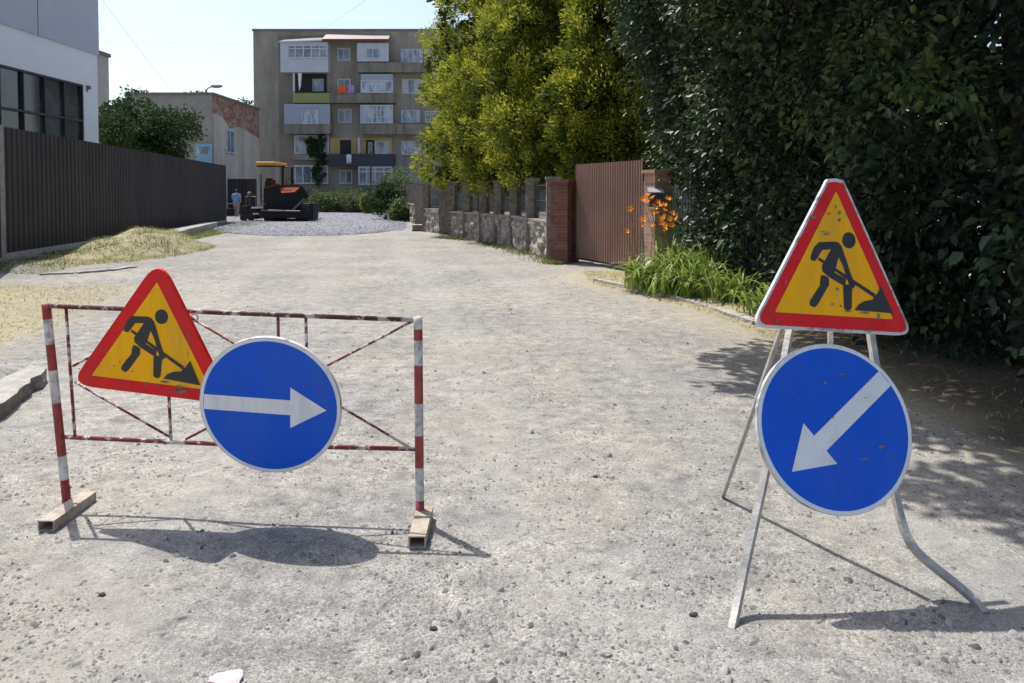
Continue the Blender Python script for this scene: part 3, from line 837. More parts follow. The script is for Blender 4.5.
MB().box(-26.1, 54.9, 8.25, bx + .12, 65.1, 8.4).build('roof', M['brokenface'], bb)
wf = MB().box(bx + .03, 57.4, 4.5, bx + .12, 57.5, 6.1).box(bx + .03, 58.9, 4.5, bx + .12, 59.0, 6.1).box(bx + .03, 57.5, 6.0, bx + .12, 58.9, 6.1).box(bx + .03, 57.3, 4.4, bx + .2, 59.1, 4.5).box(bx + .03, 58.15, 4.5, bx + .11, 58.22, 6.0).build('window', M['pvc'], bb)
MB().box(bx + .032, 57.5, 4.5, bx + .06, 58.9, 6.0).build('pane', M['glass_far'], wf)
wf = MB().box(-21.7, 54.9, 3.4, bx - .05, 55, 4.9).build('window', M['bluebox'], bb)
MB().box(-21.55, 54.88, 4.2, -20.7, 54.9, 4.7).build('pane', M['glass_light'], wf)
# street lamp rising behind it
sl = thing('street_lamp', 'grey street lamp showing above the roof of the plastered building', 'street lamp', (-25.1, 66, 0))
MB().tube([(-25.1, 66, 0), (-25.1, 66, 10.0)], [.12, .08], 10).build('pole', M['pole'], sl)
MB().tube([(-25.1, 66, 9.9), (-25.0, 66, 10.1), (-24.6, 66, 10.25)], .05, 8).build('arm', M['pole'], sl)
MB().sphere((-24.25, 66, 10.28), .5, .22, .16).build('lamp_head', M['lamp_glass'], sl, smooth=True)

# ------------------------------------------------------------------ apartment block
AY = 71.0
def ax(px, Y=AY): return at(px, 110, Y).x
def az(py, Y=AY): return at(300, py, Y).z
ap = thing('apartment_block', 'five storey tan grey apartment block with mismatched glazed balconies at the end of the road', 'building', (-13, AY, 0))
XL = ax(254); XR = 8.0; ZT = az(31)
MB().box(XL, AY, 0, XR, AY + 12, ZT).build('wall', M['apt'], ap)
MB().box(XL - .08, AY - .08, ZT, XR, AY + 12.1, ZT + .18).build('roof_edge', M['apt_dark'], ap)
MB().box(ax(279), AY - .04, 0, ax(327.5), AY, az(36)).build('recess_wall', M['apt_dark'], ap)
def window(px0, py0, px1, py1, Y, panes=2, frame='pvc', glass='glass_far', parent=None, transom=False, wide=None, name='window', bar=.07):
    parent = parent or ap
    x0, x1, z1, z0 = ax(px0, Y), ax(px1, Y), az(py0, Y), az(py1, Y)
    m_ = MB()
    y_ = Y
    m_.box(x0, y_ - .10, z0, x0 + bar, y_, z1).box(x1 - bar, y_ - .10, z0, x1, y_, z1)
    m_.box(x0 + bar, y_ - .10, z1 - bar, x1 - bar, y_, z1).box(x0 + bar, y_ - .12, z0, x1 - bar, y_, z0 + bar)
    for k in range(1, panes):
        xm = x0 + (x1 - x0) * k / panes
        m_.box(xm - bar * .45, y_ - .095, z0 + bar, xm + bar * .45, y_, z1 - bar)
    if transom:
        zt = z1 - (z1 - z0) * .28
        m_.box(x0 + bar, y_ - .09, zt - bar * .4, x1 - bar, y_, zt + bar * .4)
    f = m_.build(name, M[frame], parent)
    MB().box(x0 + bar * .5, y_ - .04, z0 + bar * .5, x1 - bar * .5, y_ - .006, z1 - bar * .5).build('pane', M[glass], f)
    return f
def parapet(px0, py0, px1, py1, m='apt_parapet', proj=1.0, name='balcony'):
    Y = AY - proj
    x0, x1, z1, z0 = ax(px0, Y), ax(px1, Y), az(py0, Y), az(py1, Y)
    m_ = MB()
    m_.box(x0, Y, z0, x1, AY, z0 + .14)                       # slab
    m_.box(x0, Y - .04, z0 - .02, x1, Y + .06, z1)            # front
    m_.box(x0, Y + .06, z0 + .14, x0 + .06, AY, z1).box(x1 - .06, Y + .06, z0 + .14, x1, AY, z1)
    return m_.build(name, M[m], ap)
YB = AY - 1.0
# top floor, left: white box balcony
b5 = parapet(281, 58, 328.5, 72, 'pvc')
x0, x1 = ax(281, YB), ax(328.5, YB)
m_ = MB(); m_.box(x0, YB - .04, az(58, YB), ax(288, YB), YB + .06, az(42, YB)).box(x0, YB + .06, az(58, YB), x0 + .06, AY, az(42, YB)).box(x1 - .06, YB + .06, az(58, YB), x1, AY, az(42, YB)).box(ax(288, YB), YB - .04, az(45, YB), x1, YB + .06, az(42, YB))
m_.build('cladding', M['pvc'], b5)
window(288, 45, 328.3, 58.5, YB, 5, 'pvc', 'glass_far', b5, True, bar=.12)
m_ = MB(); m_.add([(x0 - .1, YB - .15, az(41.5, YB)), (x1, YB - .15, az(40, YB)), (x1, AY, az(36, AY)), (ax(290), AY, az(38.5, AY))], [(0, 1, 2, 3)])
m_.add([(x0 - .1, YB - .16, az(41.5, YB) - .12), (x1, YB - .16, az(40, YB) - .12), (x1, YB - .16, az(40, YB)), (x0 - .1, YB - .16, az(41.5, YB))], [(0, 1, 2, 3)], 1)
m_.build('balcony_roof', [M['slate'], M['pvc']], ap)
# mid roof sheet
m_ = MB(); m_.add([(ax(326), YB - .3, az(39.5, YB)), (ax(391), YB - .3, az(39.5, YB)), (ax(391), AY, az(34.5)), (ax(328), AY, az(33))], [(0, 1, 2, 3)]).box(ax(326), YB - .31, az(42, YB), ax(390), YB - .25, az(39.7, YB), 1)
m_.build('balcony_roof', [M['pinkroof'], M['rust_dark']], ap)
# 4th floor left: open olive balcony
b4 = parapet(293, 93, 330, 102.5, 'olive')
MB().box(ax(293, YB), YB + .0, az(93, YB), ax(295, YB), YB + .1, az(73, YB)).build('corner_post', M['pvc'], b4)
MB().box(ax(294), AY - .08, az(93), ax(327), AY - .045, az(74)).build('recess_shade', M['inside'], b4)  # flat dark sheet painted in for the shade inside the open balcony
window(313, 79, 324, 92, AY - .1, 2, 'pvc_blue', 'glass_far', b4)
MB().add([(ax(298, YB), YB + .05, az(73, YB)), (ax(302, YB), YB + .05, az(73, YB)), (ax(301, YB), YB + .02, az(86, YB)), (ax(299.2, YB), YB + .02, az(91, YB))], [(0, 1, 2, 3)]).build('curtain', M['cloth_white'], b4)
MB().tube([(ax(293, YB), YB, az(93, YB) + .12), (ax(330, YB), YB, az(93, YB) + .12)], .03, 6).build('handrail', M['iron'], b4)
# 3rd floor left
b3 = parapet(284, 124, 330, 133.5)
MB().box(ax(284, YB), YB, az(124, YB), ax(302, YB), YB + .05, az(104, YB)).box(ax(319, YB), YB, az(124, YB), ax(330, YB), YB + .05, az(104, YB)).box(ax(302, YB), YB, az(108.5, YB), ax(319, YB), YB + .05, az(104, YB)).box(ax(284, YB), YB + .05, az(124, YB), ax(284, YB) + .05, AY, az(104, YB)).build('cladding', M['pvc_blue'], b3)
window(302, 109, 319, 124, YB + .03, 3, 'pvc', 'glass_light', b3)
# 2nd and 1st floor left, flush glazed bays
m_ = MB().box(ax(293), AY - .3, az(160), ax(329), AY, az(154.5))
m_.build('bay_wall', M['apt'], ap)
window(294, 135, 329, 154, AY - .05, 3, 'pvc', 'glass_light', bar=.14)
window(294, 165, 328, 184, AY - .05, 4, 'pvc', 'glass_far', bar=.14)
# middle stair windows
for (a_, b1, c_, d_) in ((338, 48, 351, 61), (338, 79, 351, 93), (338, 109, 352, 123), (339, 170, 352, 184)):
    window(a_, b1, c_, d_, AY, 2, 'pvc', 'glass_far', bar=.1)
# middle balconies
c5 = parapet(357, 62.5, 427, 72)
MB().box(ax(357.5, YB), YB - .05, az(61.5, YB), ax(366, YB), YB + .05, az(43, YB)).box(ax(380.5, YB), YB - .05, az(61.5, YB), ax(389, YB), YB + .05, az(43, YB)).box(ax(366, YB), YB - .05, az(48, YB), ax(380.5, YB), YB + .05, az(43, YB)).box(ax(366, YB), YB - .05, az(61.5, YB), ax(380.5, YB), YB + .05, az(59, YB)).build('cladding', M['pvc'], c5)
window(366, 48, 380.5, 59, YB + .03, 2, 'pvc', 'glass_far', c5, bar=.1)
MB().box(ax(357, YB), YB - .07, az(62.6, YB), ax(390, YB), YB + .06, az(61.6, YB)).build('red_sill', M['rust_dark'], c5)
window(401, 49, 423, 63, AY, 4, 'pvc', 'glass_light')
c4 = parapet(330.5, 93, 395, 102.5)
window(361, 80, 393, 93, YB, 4, 'pvc', 'glass_light', c4, bar=.12)
MB().box(ax(361, YB), YB, az(80, YB), ax(393, YB), YB + .05, az(74, YB)).box(ax(393, YB) - .06, YB + .05, az(93, YB), ax(393, YB), AY, az(74, YB)).build('cladding', M['pvc_blue'], c4)
w4 = window(402, 79, 423, 94, AY, 1, 'pvc', 'pvc')
MB().box(ax(409), AY - .09, az(92.5), ax(414), AY - .05, az(80.5)).build('pane', M['glass_far'], w4)
c3 = parapet(360, 124, 395.5, 134)
gr = window(360.5, 105, 393, 123.5, YB, 8, 'pvc', 'glass_light', c3, True, bar=.09)
MB().box(ax(361, YB), YB - .085, az(117.5, YB), ax(393, YB), YB - .02, az(116.7, YB)).build('glazing_bar', M['pvc'], gr)
parapet(396, 124, 430, 134, proj=.9)
window(401, 110, 420, 123, AY, 3, 'pvc', 'glass_light')
c2 = parapet(328.5, 154, 393.5, 166, 'navy')
MB().box(ax(330), AY - .06, az(155), ax(392), AY - .02, az(138)).build('ochre_wall', M['ochre'], c2)
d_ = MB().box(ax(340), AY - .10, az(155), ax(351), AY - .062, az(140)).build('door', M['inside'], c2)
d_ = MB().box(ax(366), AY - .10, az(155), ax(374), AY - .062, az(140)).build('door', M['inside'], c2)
MB().box(ax(368), AY - .12, az(154), ax(372.5), AY - .102, az(142)).build('pane', M['glass_far'], d_)
window(375, 141, 389, 155, AY - .06, 1, 'pvc', 'glass_light', c2, bar=.09)
MB().box(ax(360), YB, az(154), ax(361.5), AY - .06, az(138)).build('divider', M['pvc'], c2)
window(401, 141, 421, 155, AY, 3, 'pvc', 'glass_light', bar=.1)
window(401, 172, 421, 184, AY, 2, 'pvc_blue', 'glass_far', bar=.1)
g1 = window(358, 166.5, 392, 185, YB + .05, 4, 'pvc', 'glass_far', None, True, bar=.13)
MB().box(ax(358), YB, 0, ax(392), AY, az(185.5, YB)).build('base_wall', M['apt_dark'], ap)
window(425, 50, 437, 63, AY, 2, 'pvc', 'glass_far'); window(425, 111, 437, 123, AY, 2, 'pvc', 'glass_far')
parapet(430, 93, 470, 102.5, proj=.9)
# laundry
def cloth(px0, py0, px1, py1, m, label, cat='laundry'):
    Y = YB - .12
    x0, x1, z1, z0 = ax(px0, Y), ax(px1, Y), az(py0, Y), az(py1, Y)
    vs = []; fs = []; K = 8
    for j in range(4):
        for k in range(K + 1):
            vs.append((x0 + (x1 - x0) * k / K, Y + .05 * math.sin(k * 1.9 + j * .3) * (j / 3), z1 + (z0 - z1) * j / 3 - .03 * math.sin(k)))
    for j in range(3):
        for k in range(K):
            q = j * (K + 1) + k; fs.append((q, q + K + 1, q + K + 2, q + 1))
    o = MB().add(vs, fs).build(m[1], M[m[0]], smooth=True)
    so = o.modifiers.new('thickness', 'SOLIDIFY'); so.thickness = .01
    return tag(o, label, cat)
cloth(338, 85.5, 346.5, 93.5, ('towel_orange', 'towel'), 'orange towel hanging over the fourth floor balcony rail')
cloth(348, 85, 354.5, 93.5, ('towel_violet', 'towel'), 'violet towel drying right beside the orange one')
cloth(346, 154.5, 351, 163.5, ('cloth_white', 'cloth'), 'white cloth hung over the dark blue second floor balcony')
# slender dark pole in front of the block
MBp = MB().tube([(ax(370.5, 60), 60, 0), (ax(370.5, 60), 60, az(151, 60))], [.08, .05], 8)
tag(MBp.build('pole', M['iron']), 'slender dark pole standing in front of the apartment block', 'pole')

# ------------------------------------------------------------------ right stone wall with pillars and iron grilles
wp = [(.98, 18.9), (.10, 23.2), (-.90, 26.0), (-2.12, 28.6)]
sw = thing('stone_wall', 'low rough stone garden wall with pillars and iron grilles next to the brick pillar', 'wall', (0, 23, 0))
def seg_pts(a, b, n_):
    a = Vector(a); b = Vector(b); return [a + (b - a) * i / n_ for i in range(n_ + 1)]
def stone_strip(a, b, z1, parent, seed, thick=.32):
    """rough stone face: subdivided and pushed in and out"""
    a = Vector(a); b = Vector(b); d = (b - a); L_ = d.length; d.normalize(); nn = Vector((-d.y, d.x))
    nu = max(2, int(L_ / .09)); nv = 11; vs = []; fs = []
    for side in (1, -1):
        base = len(vs)
        for j in range(nv + 1):
            for i in range(nu + 1):
                p = a + d * L_ * i / nu
                z = z1 * j / nv
                r_ = noise.cell(Vector((i * .34 + seed, j * .5 + (i % 3) * .1, seed))) * .05 + noise.noise(Vector((p.x * 5, p.y * 5, z * 6))) * .035
                q = p + nn * side * (thick / 2 + r_ - .03)
                vs.append((q.x, q.y, z - .05))
        for j in range(nv):
            for i in range(nu):
                q = base + j * (nu + 1) + i
                fs.append((q, q + 1, q + nu + 2, q + nu + 1) if side < 0 else (q, q + nu + 1, q + nu + 2, q + 1))
    m_ = MB().add(vs, fs)
    m_.obox(tuple(a), tuple(b), thick + .02, z1 - .055, z1 + .0)
    return m_.build('stone_base', M['stone'], parent)
def grille(a, b, z0, z1, parent):
    a = Vector(a); b = Vector(b); d = b - a; L_ = d.length; m_ = MB()
    n_ = max(3, int(L_ / .11))
    for i in range(n_ + 1):
        p = a + d * i / n_; m_.tube([(p.x, p.y, z0), (p.x, p.y, z1)], .009, 5)
    for z in (z0 + .08, (z0 + z1) / 2, z1 - .06):
        m_.tube([(a.x, a.y, z), (b.x, b.y, z)], .013, 5)
    return m_.build('iron_grille', M['iron'], parent)
def pillar(p, wd, h, parent, m='pillar', cap=True):
    x, y = p; m_ = MB(); nn = 14; vs = []; fs = []
    ring = [(-1, -1), (-.33, -1), (.33, -1), (1, -1), (1, -.33), (1, .33), (1, 1), (.33, 1), (-.33, 1), (-1, 1), (-1, .33), (-1, -.33)]
    for j in range(nn + 1):
        for (u, v) in ring:
            s_ = wd / 2 * (1 + .07 * noise.noise(Vector((u * 3 + x, v * 3 + y, j * .8))))
            vs.append((x + u * s_, y + v * s_, h * j / nn - .03))
    for j in range(nn):
        for k in range(12):
            q = j * 12; fs.append((q + k, q + (k + 1) % 12, q + (k + 1) % 12 + 12, q + k + 12))
    fs.append(tuple(nn * 12 + k for k in range(12)))
    m_.add(vs, fs)
    if cap: m_.box(x - wd * .56, y - wd * .56, h - .03, x + wd * .56, y + wd * .56, h + .04)
    return m_.build('pillar', M[m], parent)
spots = []
for i in range(len(wp) - 1):
    a_, b__ = wp[i], wp[i + 1]
    stone_strip(a_, b__, .92, sw, i * 3.1)
    n_ = 2
    ps = seg_pts(a_, b__, n_)
    for k in range(n_):
        grille(ps[k], ps[k + 1], .95, 1.82, sw)
        pillar(tuple(ps[k]), .34, 1.92, sw)
pillar(wp[-1], .36, 1.94, sw)
sw2 = thing('stone_wall', 'middle stretch of stone wall between two openings, with one grille', 'wall', (-2.8, 31, 0))
q0, q1 = (-2.55, 30.4), (-3.45, 32.4)
stone_strip(q0, q1, .95, sw2, 17.); pillar(q0, .42, 2.0, sw2); pillar(q1, .36, 1.95, sw2)
mid_ = ((q0[0] + q1[0]) / 2, (q0[1] + q1[1]) / 2); grille(q0, q1, .95, 1.85, sw2)
sw3 = thing('stone_wall', 'farthest stretch of stone wall ending at the green shrubs', 'wall', (-4.8, 41, 0))
q0, q1 = (-4.45, 38.8), (-5.7, 44.5)
stone_strip(q0, q1, 1.0, sw3, 27.); pillar(q0, .5, 2.0, sw3)
for k, p in enumerate(seg_pts(q0, q1, 3)):
    if k: pillar(tuple(p), .3, 1.95, sw3)
grille(q0, q1, 1.0, 1.85, sw3)

# brick pillars, corrugated gate
def brick_pillar(c, wx_, wy_, h, ang, m, label):
    r_ = thing('brick_pillar', label, 'pillar', (c[0], c[1], 0))
    d = Vector((math.cos(ang), math.sin(ang)))
    a_ = Vector(c) - d * wx_ / 2; b_ = Vector(c) + d * wx_ / 2
    MB().obox(a_, b_, wy_, -.05, h).build('shaft', M[m], r_)
    MB().obox(a_ - d * .04, b_ + d * .04, wy_ + .08, h, h + .06).build('cap', M[m], r_)
    return r_
gate_dir = math.atan2(15.4 - 18.2, 2.6 - 1.45)
brick_pillar((1.18, 18.2), .42, .5, 1.82, gate_dir + math.pi / 2 - .9, 'pillarbrick', 'dark red brick pillar between the stone wall and the brown gate')
brick_pillar((2.72, 14.9), .38, .38, 1.95, gate_dir, 'pillarbrick2', 'pale brick pillar right of the brown gate behind the orange lilies')
gt = thing('metal_gate', 'tall brown corrugated metal gate between two brick pillars', 'gate', (2, 16.8, 0))
ga, gb = (1.47, 18.15), (2.56, 15.45)
m_ = MB(); corr_sheet(m_, ga, gb, .12, 2.22, .10, -.034); m_.build('panel', M['gate'], gt)
for z_ in (.07, 1.9):
    MB().obox((ga[0] + .05, ga[1] + .02), (gb[0] + .05, gb[1] + .02), .04, z_, z_ + .06).build('frame_bar', M['gate_frame'], gt)
m_ = MB(); m_.box(ga[0] - .03, ga[1], 0, ga[0] + .05, ga[1] + .08, 2.2).build('post', M['gate_frame'], gt)
lb = thing('letter_box', 'small dark letter box with a grey lid on the pale brick pillar', 'letter box', (2.60, 14.62, 1.35))
MB().box(2.50, 14.52, 1.33, 2.74, 14.68, 1.60).build('box', M['box'], lb)
MB().add([(2.48, 14.48, 1.60), (2.76, 14.48, 1.60), (2.76, 14.69, 1.68), (2.48, 14.69, 1.68), (2.48, 14.48, 1.58), (2.76, 14.48, 1.58), (2.76, 14.69, 1.66), (2.48, 14.69, 1.66)], [(0, 1, 2, 3), (7, 6, 5, 4), (0, 4, 5, 1), (1, 5, 6, 2), (2, 6, 7, 3), (3, 7, 4, 0)]).build('lid', M['boxlid'], lb)
pf = thing('picket_fence', 'blue grey metal picket fence half hidden by the hedge', 'fence', (3.2, 12.5, 0))
m_ = MB(); a_ = Vector((2.95, 14.6)); b__ = Vector((4.6, 10.5))
for i in range(52):
    p = a_ + (b__ - a_) * i / 51; m_.box(p.x - .012, p.y - .035, .1, p.x + .012, p.y + .035, 1.65 + (.05 if i % 2 else 0))
m_.build('pickets', M['bluegrey_iron'], pf)
m_ = MB(); m_.obox(a_ + Vector((.03, 0)), b__ + Vector((.03, 0)), .03, .4, .44).obox(a_ + Vector((.03, 0)), b__ + Vector((.03, 0)), .03, 1.3, 1.34); m_.build('rail', M['bluegrey_iron'], pf)
hs = thing('house', 'cream house wall glimpsed between the golden conifers and the dark hedge', 'building', (8, 27, 0))
MB().box(3.9, 25.5, 0, 12, 34, 5.6).build('wall', M['house'], hs)
MB().add([(3.5, 25.1, 5.55), (12.4, 25.1, 5.55), (12.4, 34.4, 5.55), (3.5, 34.4, 5.55), (3.5, 29.8, 8.4), (12.4, 29.8, 8.4)], [(0, 1, 5, 4), (3, 4, 5, 2), (0, 4, 3), (1, 2, 5), (0, 3, 2, 1)]).build('roof', M['roof_brown'], hs)
wf = MB().box(6.5, 25.42, 1.4, 6.6, 25.5, 3.0).box(7.9, 25.42, 1.4, 8.0, 25.5, 3.0).box(6.6, 25.42, 2.9, 7.9, 25.5, 3.0).box(6.6, 25.42, 1.4, 7.9, 25.5, 1.5).build('window', M['pvc'], hs)
MB().box(6.6, 25.45, 1.5, 7.9, 25.48, 2.9).build('pane', M['glass_far'], wf)

# ------------------------------------------------------------------ foliage builders
def branch_mesh(name, base, tips, r0, parent, seed, mat_='bark', top=None):
    rg = random.Random(seed); m_ = MB(); base = Vector(base)
    top = Vector(top)
    tr = [base + (top - base) * t_ + Vector((rg.uniform(-.05, .05), rg.uniform(-.05, .05), 0)) * (t_ > 0) for t_ in (0, .2, .4, .6, .8, 1)]
    m_.tube(tr, [r0, r0 * .85, r0 * .7, r0 * .55, r0 * .4, r0 * .2], 9)
    t_ob = m_.build('trunk', M[mat_], parent, smooth=True)
    m2 = MB()
    for tp in tips:
        tp = Vector(tp); f_ = min(.85, max(.15, (tp.z - base.z) / max(.1, (top.z - base.z)) * .6))
        s_ = base + (top - base) * f_
        md = s_.lerp(tp, .5) + Vector((rg.uniform(-.15, .15), rg.uniform(-.15, .15), rg.uniform(0, .2)))
        m2.tube([s_, md, tp], [r0 * .35, r0 * .22, r0 * .07], 6)
    if tips: m2.build('limb', M[mat_], parent, smooth=True)

def crown(parent, blobs, n_clusters, per, csize, lsize, aspect, mat_, seed, shell=.55, droop=.3, tone_mu=.45, tone_sd=.2, tip=.0, zmin=None, name='crown', outward=.6, clump_tone=.18, keepf=None, spatial=0.0, lsd=.22):
    """leaves gathered in clumps through a volume made of ellipsoids"""
    rs = np.random.RandomState(seed)
    bl = np.array(blobs, float)       # cx cy cz rx ry rz
    vol = bl[:, 3] * bl[:, 4] * bl[:, 5]; area = vol ** (2 / 3)
    pick = rs.choice(len(bl), n_clusters, p=area / area.sum())
    B = bl[pick]
    d = unit(rs.normal(0, 1, (n_clusters, 3)))
    rad = shell + (1 - shell) * rs.rand(n_clusters) ** .6
    rad *= 1 + .10 * rs.normal(0, 1, n_clusters)
    C = B[:, :3] + d * B[:, 3:] * rad[:, None]
    # drop clusters that are deep inside another blob
    inside = np.zeros(n_clusters, bool)
    for q in bl:
        e = (((C - q[:3]) / q[3:]) ** 2).sum(1); inside |= e < (shell * .7) ** 2
    ok = ~inside
    if zmin is not None: ok &= C[:, 2] > zmin
    if keepf is not None: ok &= keepf(C)
    C, d, rad = C[ok], d[ok], rad[ok]
    nC = len(C)
    ct = rs.normal(0, clump_tone, nC) + spatial * (vnoise(C[:, 1] + .6 * C[:, 0], C[:, 2], .9) - .5); cs = csize * np.exp(rs.normal(0, .3, nC))
    i = np.repeat(np.arange(nC), per); n_ = len(i)
    o = unit(rs.normal(0, 1, (n_, 3))) * (rs.rand(n_, 1) ** .5)
    P = C[i] + o * cs[i][:, None]
    outd = unit(o + d[i] * outward)
    D = unit(outd + rs.normal(0, .35, (n_, 3)) + np.array([0, 0, -droop]))
    N = unit(rs.normal(0, .6, (n_, 3)) + outd * .5 + np.array([0, 0, .7]))
    size = lsize * np.clip(np.exp(rs.normal(0, lsd, n_)), .4, 1.7)
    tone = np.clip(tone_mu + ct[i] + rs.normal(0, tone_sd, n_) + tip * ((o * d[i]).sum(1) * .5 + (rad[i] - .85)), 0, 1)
    if zmin is not None: P[:, 2] = np.maximum(P[:, 2], zmin * .3 + .02)
    return leaves(name, P, D, N, size, aspect, tone, mat_, parent)

# golden thujas behind the stone wall
th = [(-1.1, 29.9, 2.3, 13.0, 'leftmost and tallest golden green conifer against the sky behind the stone wall'),
      (.10, 26.6, 2.65, 12.8, 'second golden conifer from the left, above the middle of the stone wall'),
      (1.45, 23.3, 2.45, 12.0, 'third golden conifer from the left, above the near end of the stone wall'),
      (2.65, 20.6, 1.65, 11.0, 'rightmost golden conifer standing behind the brown gate')]
for i, (x, y, r_, h_, lab) in enumerate(th):
    t_ = thing('conifer', lab, 'tree', (x, y, 0), 'golden conifers in a row behind the wall')
    bl = []
    z = 1.9 + (.2 if i else 0)
    k_ = 0
    rg = random.Random(i + 40)
    while z < h_:
        f_ = (z - 1.5) / (h_ - 1.5); rr = r_ * (math.sin(min(1, (f_ + .38) * 1.35) * math.pi / 2)) * (1 - max(0, f_ - .45) * 1.15)
        rr = max(rr, .3)
        for q in range(4):
            a_ = rg.uniform(0, 6.28); o_ = rr * rg.uniform(.25, .5); rq = rr * rg.uniform(.55, .78)
            bl.append((x + math.cos(a_) * o_, y + math.sin(a_) * o_, z + rg.uniform(-.4, .4), rq, rq, rg.uniform(.6, 1.0)))
        z += .95
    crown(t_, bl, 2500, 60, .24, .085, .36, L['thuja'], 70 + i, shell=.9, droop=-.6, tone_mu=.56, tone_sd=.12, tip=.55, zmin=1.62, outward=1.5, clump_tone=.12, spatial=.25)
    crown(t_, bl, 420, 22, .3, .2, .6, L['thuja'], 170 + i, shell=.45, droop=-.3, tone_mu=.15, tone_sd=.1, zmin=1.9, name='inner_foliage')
    branch_mesh('trunk', (x, y, 0), [(x + .6, y - .5, 3), (x - .6, y - .3, 3.5), (x + .3, y + .5, 4.5)], .2, t_, i, top=(x, y, h_ - 2))

# dark broad-leaved trees forming the hedge on the right; their crowns also reach out over the road above the picture
hd = [(4.75, 4.4, 'near dark broad leaved tree at the right picture edge'),
      (4.65, 7.3, 'dark broad leaved tree directly behind the right hand signs'),
      (4.4, 10.2, 'dark broad leaved tree of the hedge left of the right hand triangle sign'),
      (4.2, 12.9, 'dark broad leaved tree of the hedge right behind the orange lilies'),
      (4.15, 15.6, 'farthest dark tree of the hedge, reaching over the brown gate at the top')]
shade = {0: [(2.95, 3.95, .45), (2.45, 4.2, .38), (3.3, 4.4, .5), (3.4, 5.2, .6), (3.0, 5.6, .6)], 1: [(2.75, 6.3, .7), (2.6, 7.2, .75), (3.3, 6.6, .7), (2.1, 6.5, .4)], 2: [(2.95, 8.0, .55), (3.4, 7.6, .7), (3.6, 8.6, .6), (2.5, 7.5, .45)]}
for i, (x, y, lab) in enumerate(hd):
    t_ = thing('broadleaf_tree', lab, 'tree', (x, y, 0), 'dark broad leaved trees forming a tall hedge')
    rg = random.Random(300 + i); bl = []
    for z in np.arange(.55, 7.0, .85):
        for q in range(3):
            lean_ = -(.12, .12, .12, .15, .28)[i] * max(0, z - 2.3)
            bl.append((x + rg.uniform(-.1, .35) + lean_ + (.15 if z < 1.5 else 0), y + rg.uniform(-1.1, 1.1), z + rg.uniform(-.3, .3), rg.uniform(1.15, 1.5), rg.uniform(1.1, 1.5), rg.uniform(.8, 1.0)))
    if i == 3: bl += [(3.2, 13.7, 1.2, .3, .8, .9), (3.25, 12.9, 1.0, .3, .7, .8), (3.0, 14.3, 2.0, .3, .5, .5)]
    near = y < 8
    kf = (lambda C: (C[:, 2] > .75 + .35 * np.sin(C[:, 1] * 2.1)) | (C[:, 0] > 3.75)) if near else (lambda C: (C[:, 0] > 2.9) | (C[:, 2] > 2.3))
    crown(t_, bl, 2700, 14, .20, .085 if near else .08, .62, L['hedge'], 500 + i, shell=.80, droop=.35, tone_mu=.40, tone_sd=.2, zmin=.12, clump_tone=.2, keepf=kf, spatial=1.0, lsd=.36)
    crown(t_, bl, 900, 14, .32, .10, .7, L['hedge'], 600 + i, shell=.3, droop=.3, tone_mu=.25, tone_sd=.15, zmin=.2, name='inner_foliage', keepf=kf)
    ov = []
    if i in (0, 1, 2):
        for q in range(9):
            ov.append((rg.uniform(2.2, 3.4), y + rg.uniform(-.9, 1.6), rg.uniform(5.1, 6.3), rg.uniform(.6, .95), rg.uniform(.7, 1.0), rg.uniform(.35, .6)))
        for (tx, ty, tr) in shade[i]:
            zz = rg.uniform(5.0, 5.5); ov.append((tx - .344 * zz, ty + .40 * zz, zz, tr, tr, .32))
        crown(t_, ov, 900, 14, .24, .12, .7, L['hedge'], 700 + i, shell=.3, droop=.4, tone_mu=.4, tone_sd=.2, zmin=3.9, name='overhanging_boughs')
    tips = [(q[0], q[1], q[2]) for q in ov[:5]] + [(x - .9, y + .5, 3.4), (x - .8, y - .6, 2.3), (x + .5, y + .7, 4.2), (x - .7, y, 4.6)]
    tips += [(x - 1.25 + rg.uniform(-.1, .1), y + rg.uniform(-1, 1), rg.uniform(1.6, 4.6)) for _ in range(3)]
    branch_mesh('trunk', (x + .1, y, 0), tips, .16, t_, i, top=(x - .3, y, 6.2))
    if i == 0:
        crown(t_, [(2.95, 6.1, 2.6, .3, .5, .35), (3.05, 5.7, 2.35, .25, .4, .25), (2.8, 6.5, 2.95, .25, .4, .25)], 36, 14, .14, .07, .6, L['lightleaf'], 808, shell=.2, droop=.3, tone_mu=.5, tone_sd=.2, name='foliage')

# a leafy branch lighter green in the upper right, seen against the dark
# tree behind the dark fence, and crowns beyond the plastered building
def leafy_tree(name, label, x, y, h_, rx, rz, seed, n1=650, per=16, cs=.32, ls=.17, m='tree', group=None, cat='tree', tone=.45, trunk=True, zc=None, irregular=False):
    t_ = thing(name, label, cat, (x, y, 0), group)
    rg = random.Random(seed); bl = []
    cz = zc or (h_ - rz)
    for q in range(22 if irregular else 11):
        a_ = rg.uniform(0, 6.28); u = rg.uniform(0, .72 if irregular else .55); k_ = .62 if irregular else 1
        bl.append((x + math.cos(a_) * rx * u, y + math.sin(a_) * rx * u, cz + rg.uniform(-.62, .62 if irregular else .5) * rz * (1 - .4 * u), rx * rg.uniform(.42, .62) * k_, rx * rg.uniform(.42, .62) * k_, rz * rg.uniform(.4, .55) * k_))
    crown(t_, bl, n1, per, cs, ls, .6, L[m], seed, shell=.6, droop=.2, tone_mu=tone, tone_sd=.17, clump_tone=.2)
    if trunk:
        branch_mesh('trunk', (x, y, 0), [(b_[0], b_[1], b_[2]) for b_ in bl[:6]], max(.03, rx * .055), t_, seed, top=(x, y, cz + rz * .4))
    return t_
leafy_tree('broadleaf_tree', 'rounded green tree rising behind the dark corrugated fence', -19.35, 42.5, 6.8, 2.8, 2.6, 901, 1500, 16, .34, .14, irregular=True)
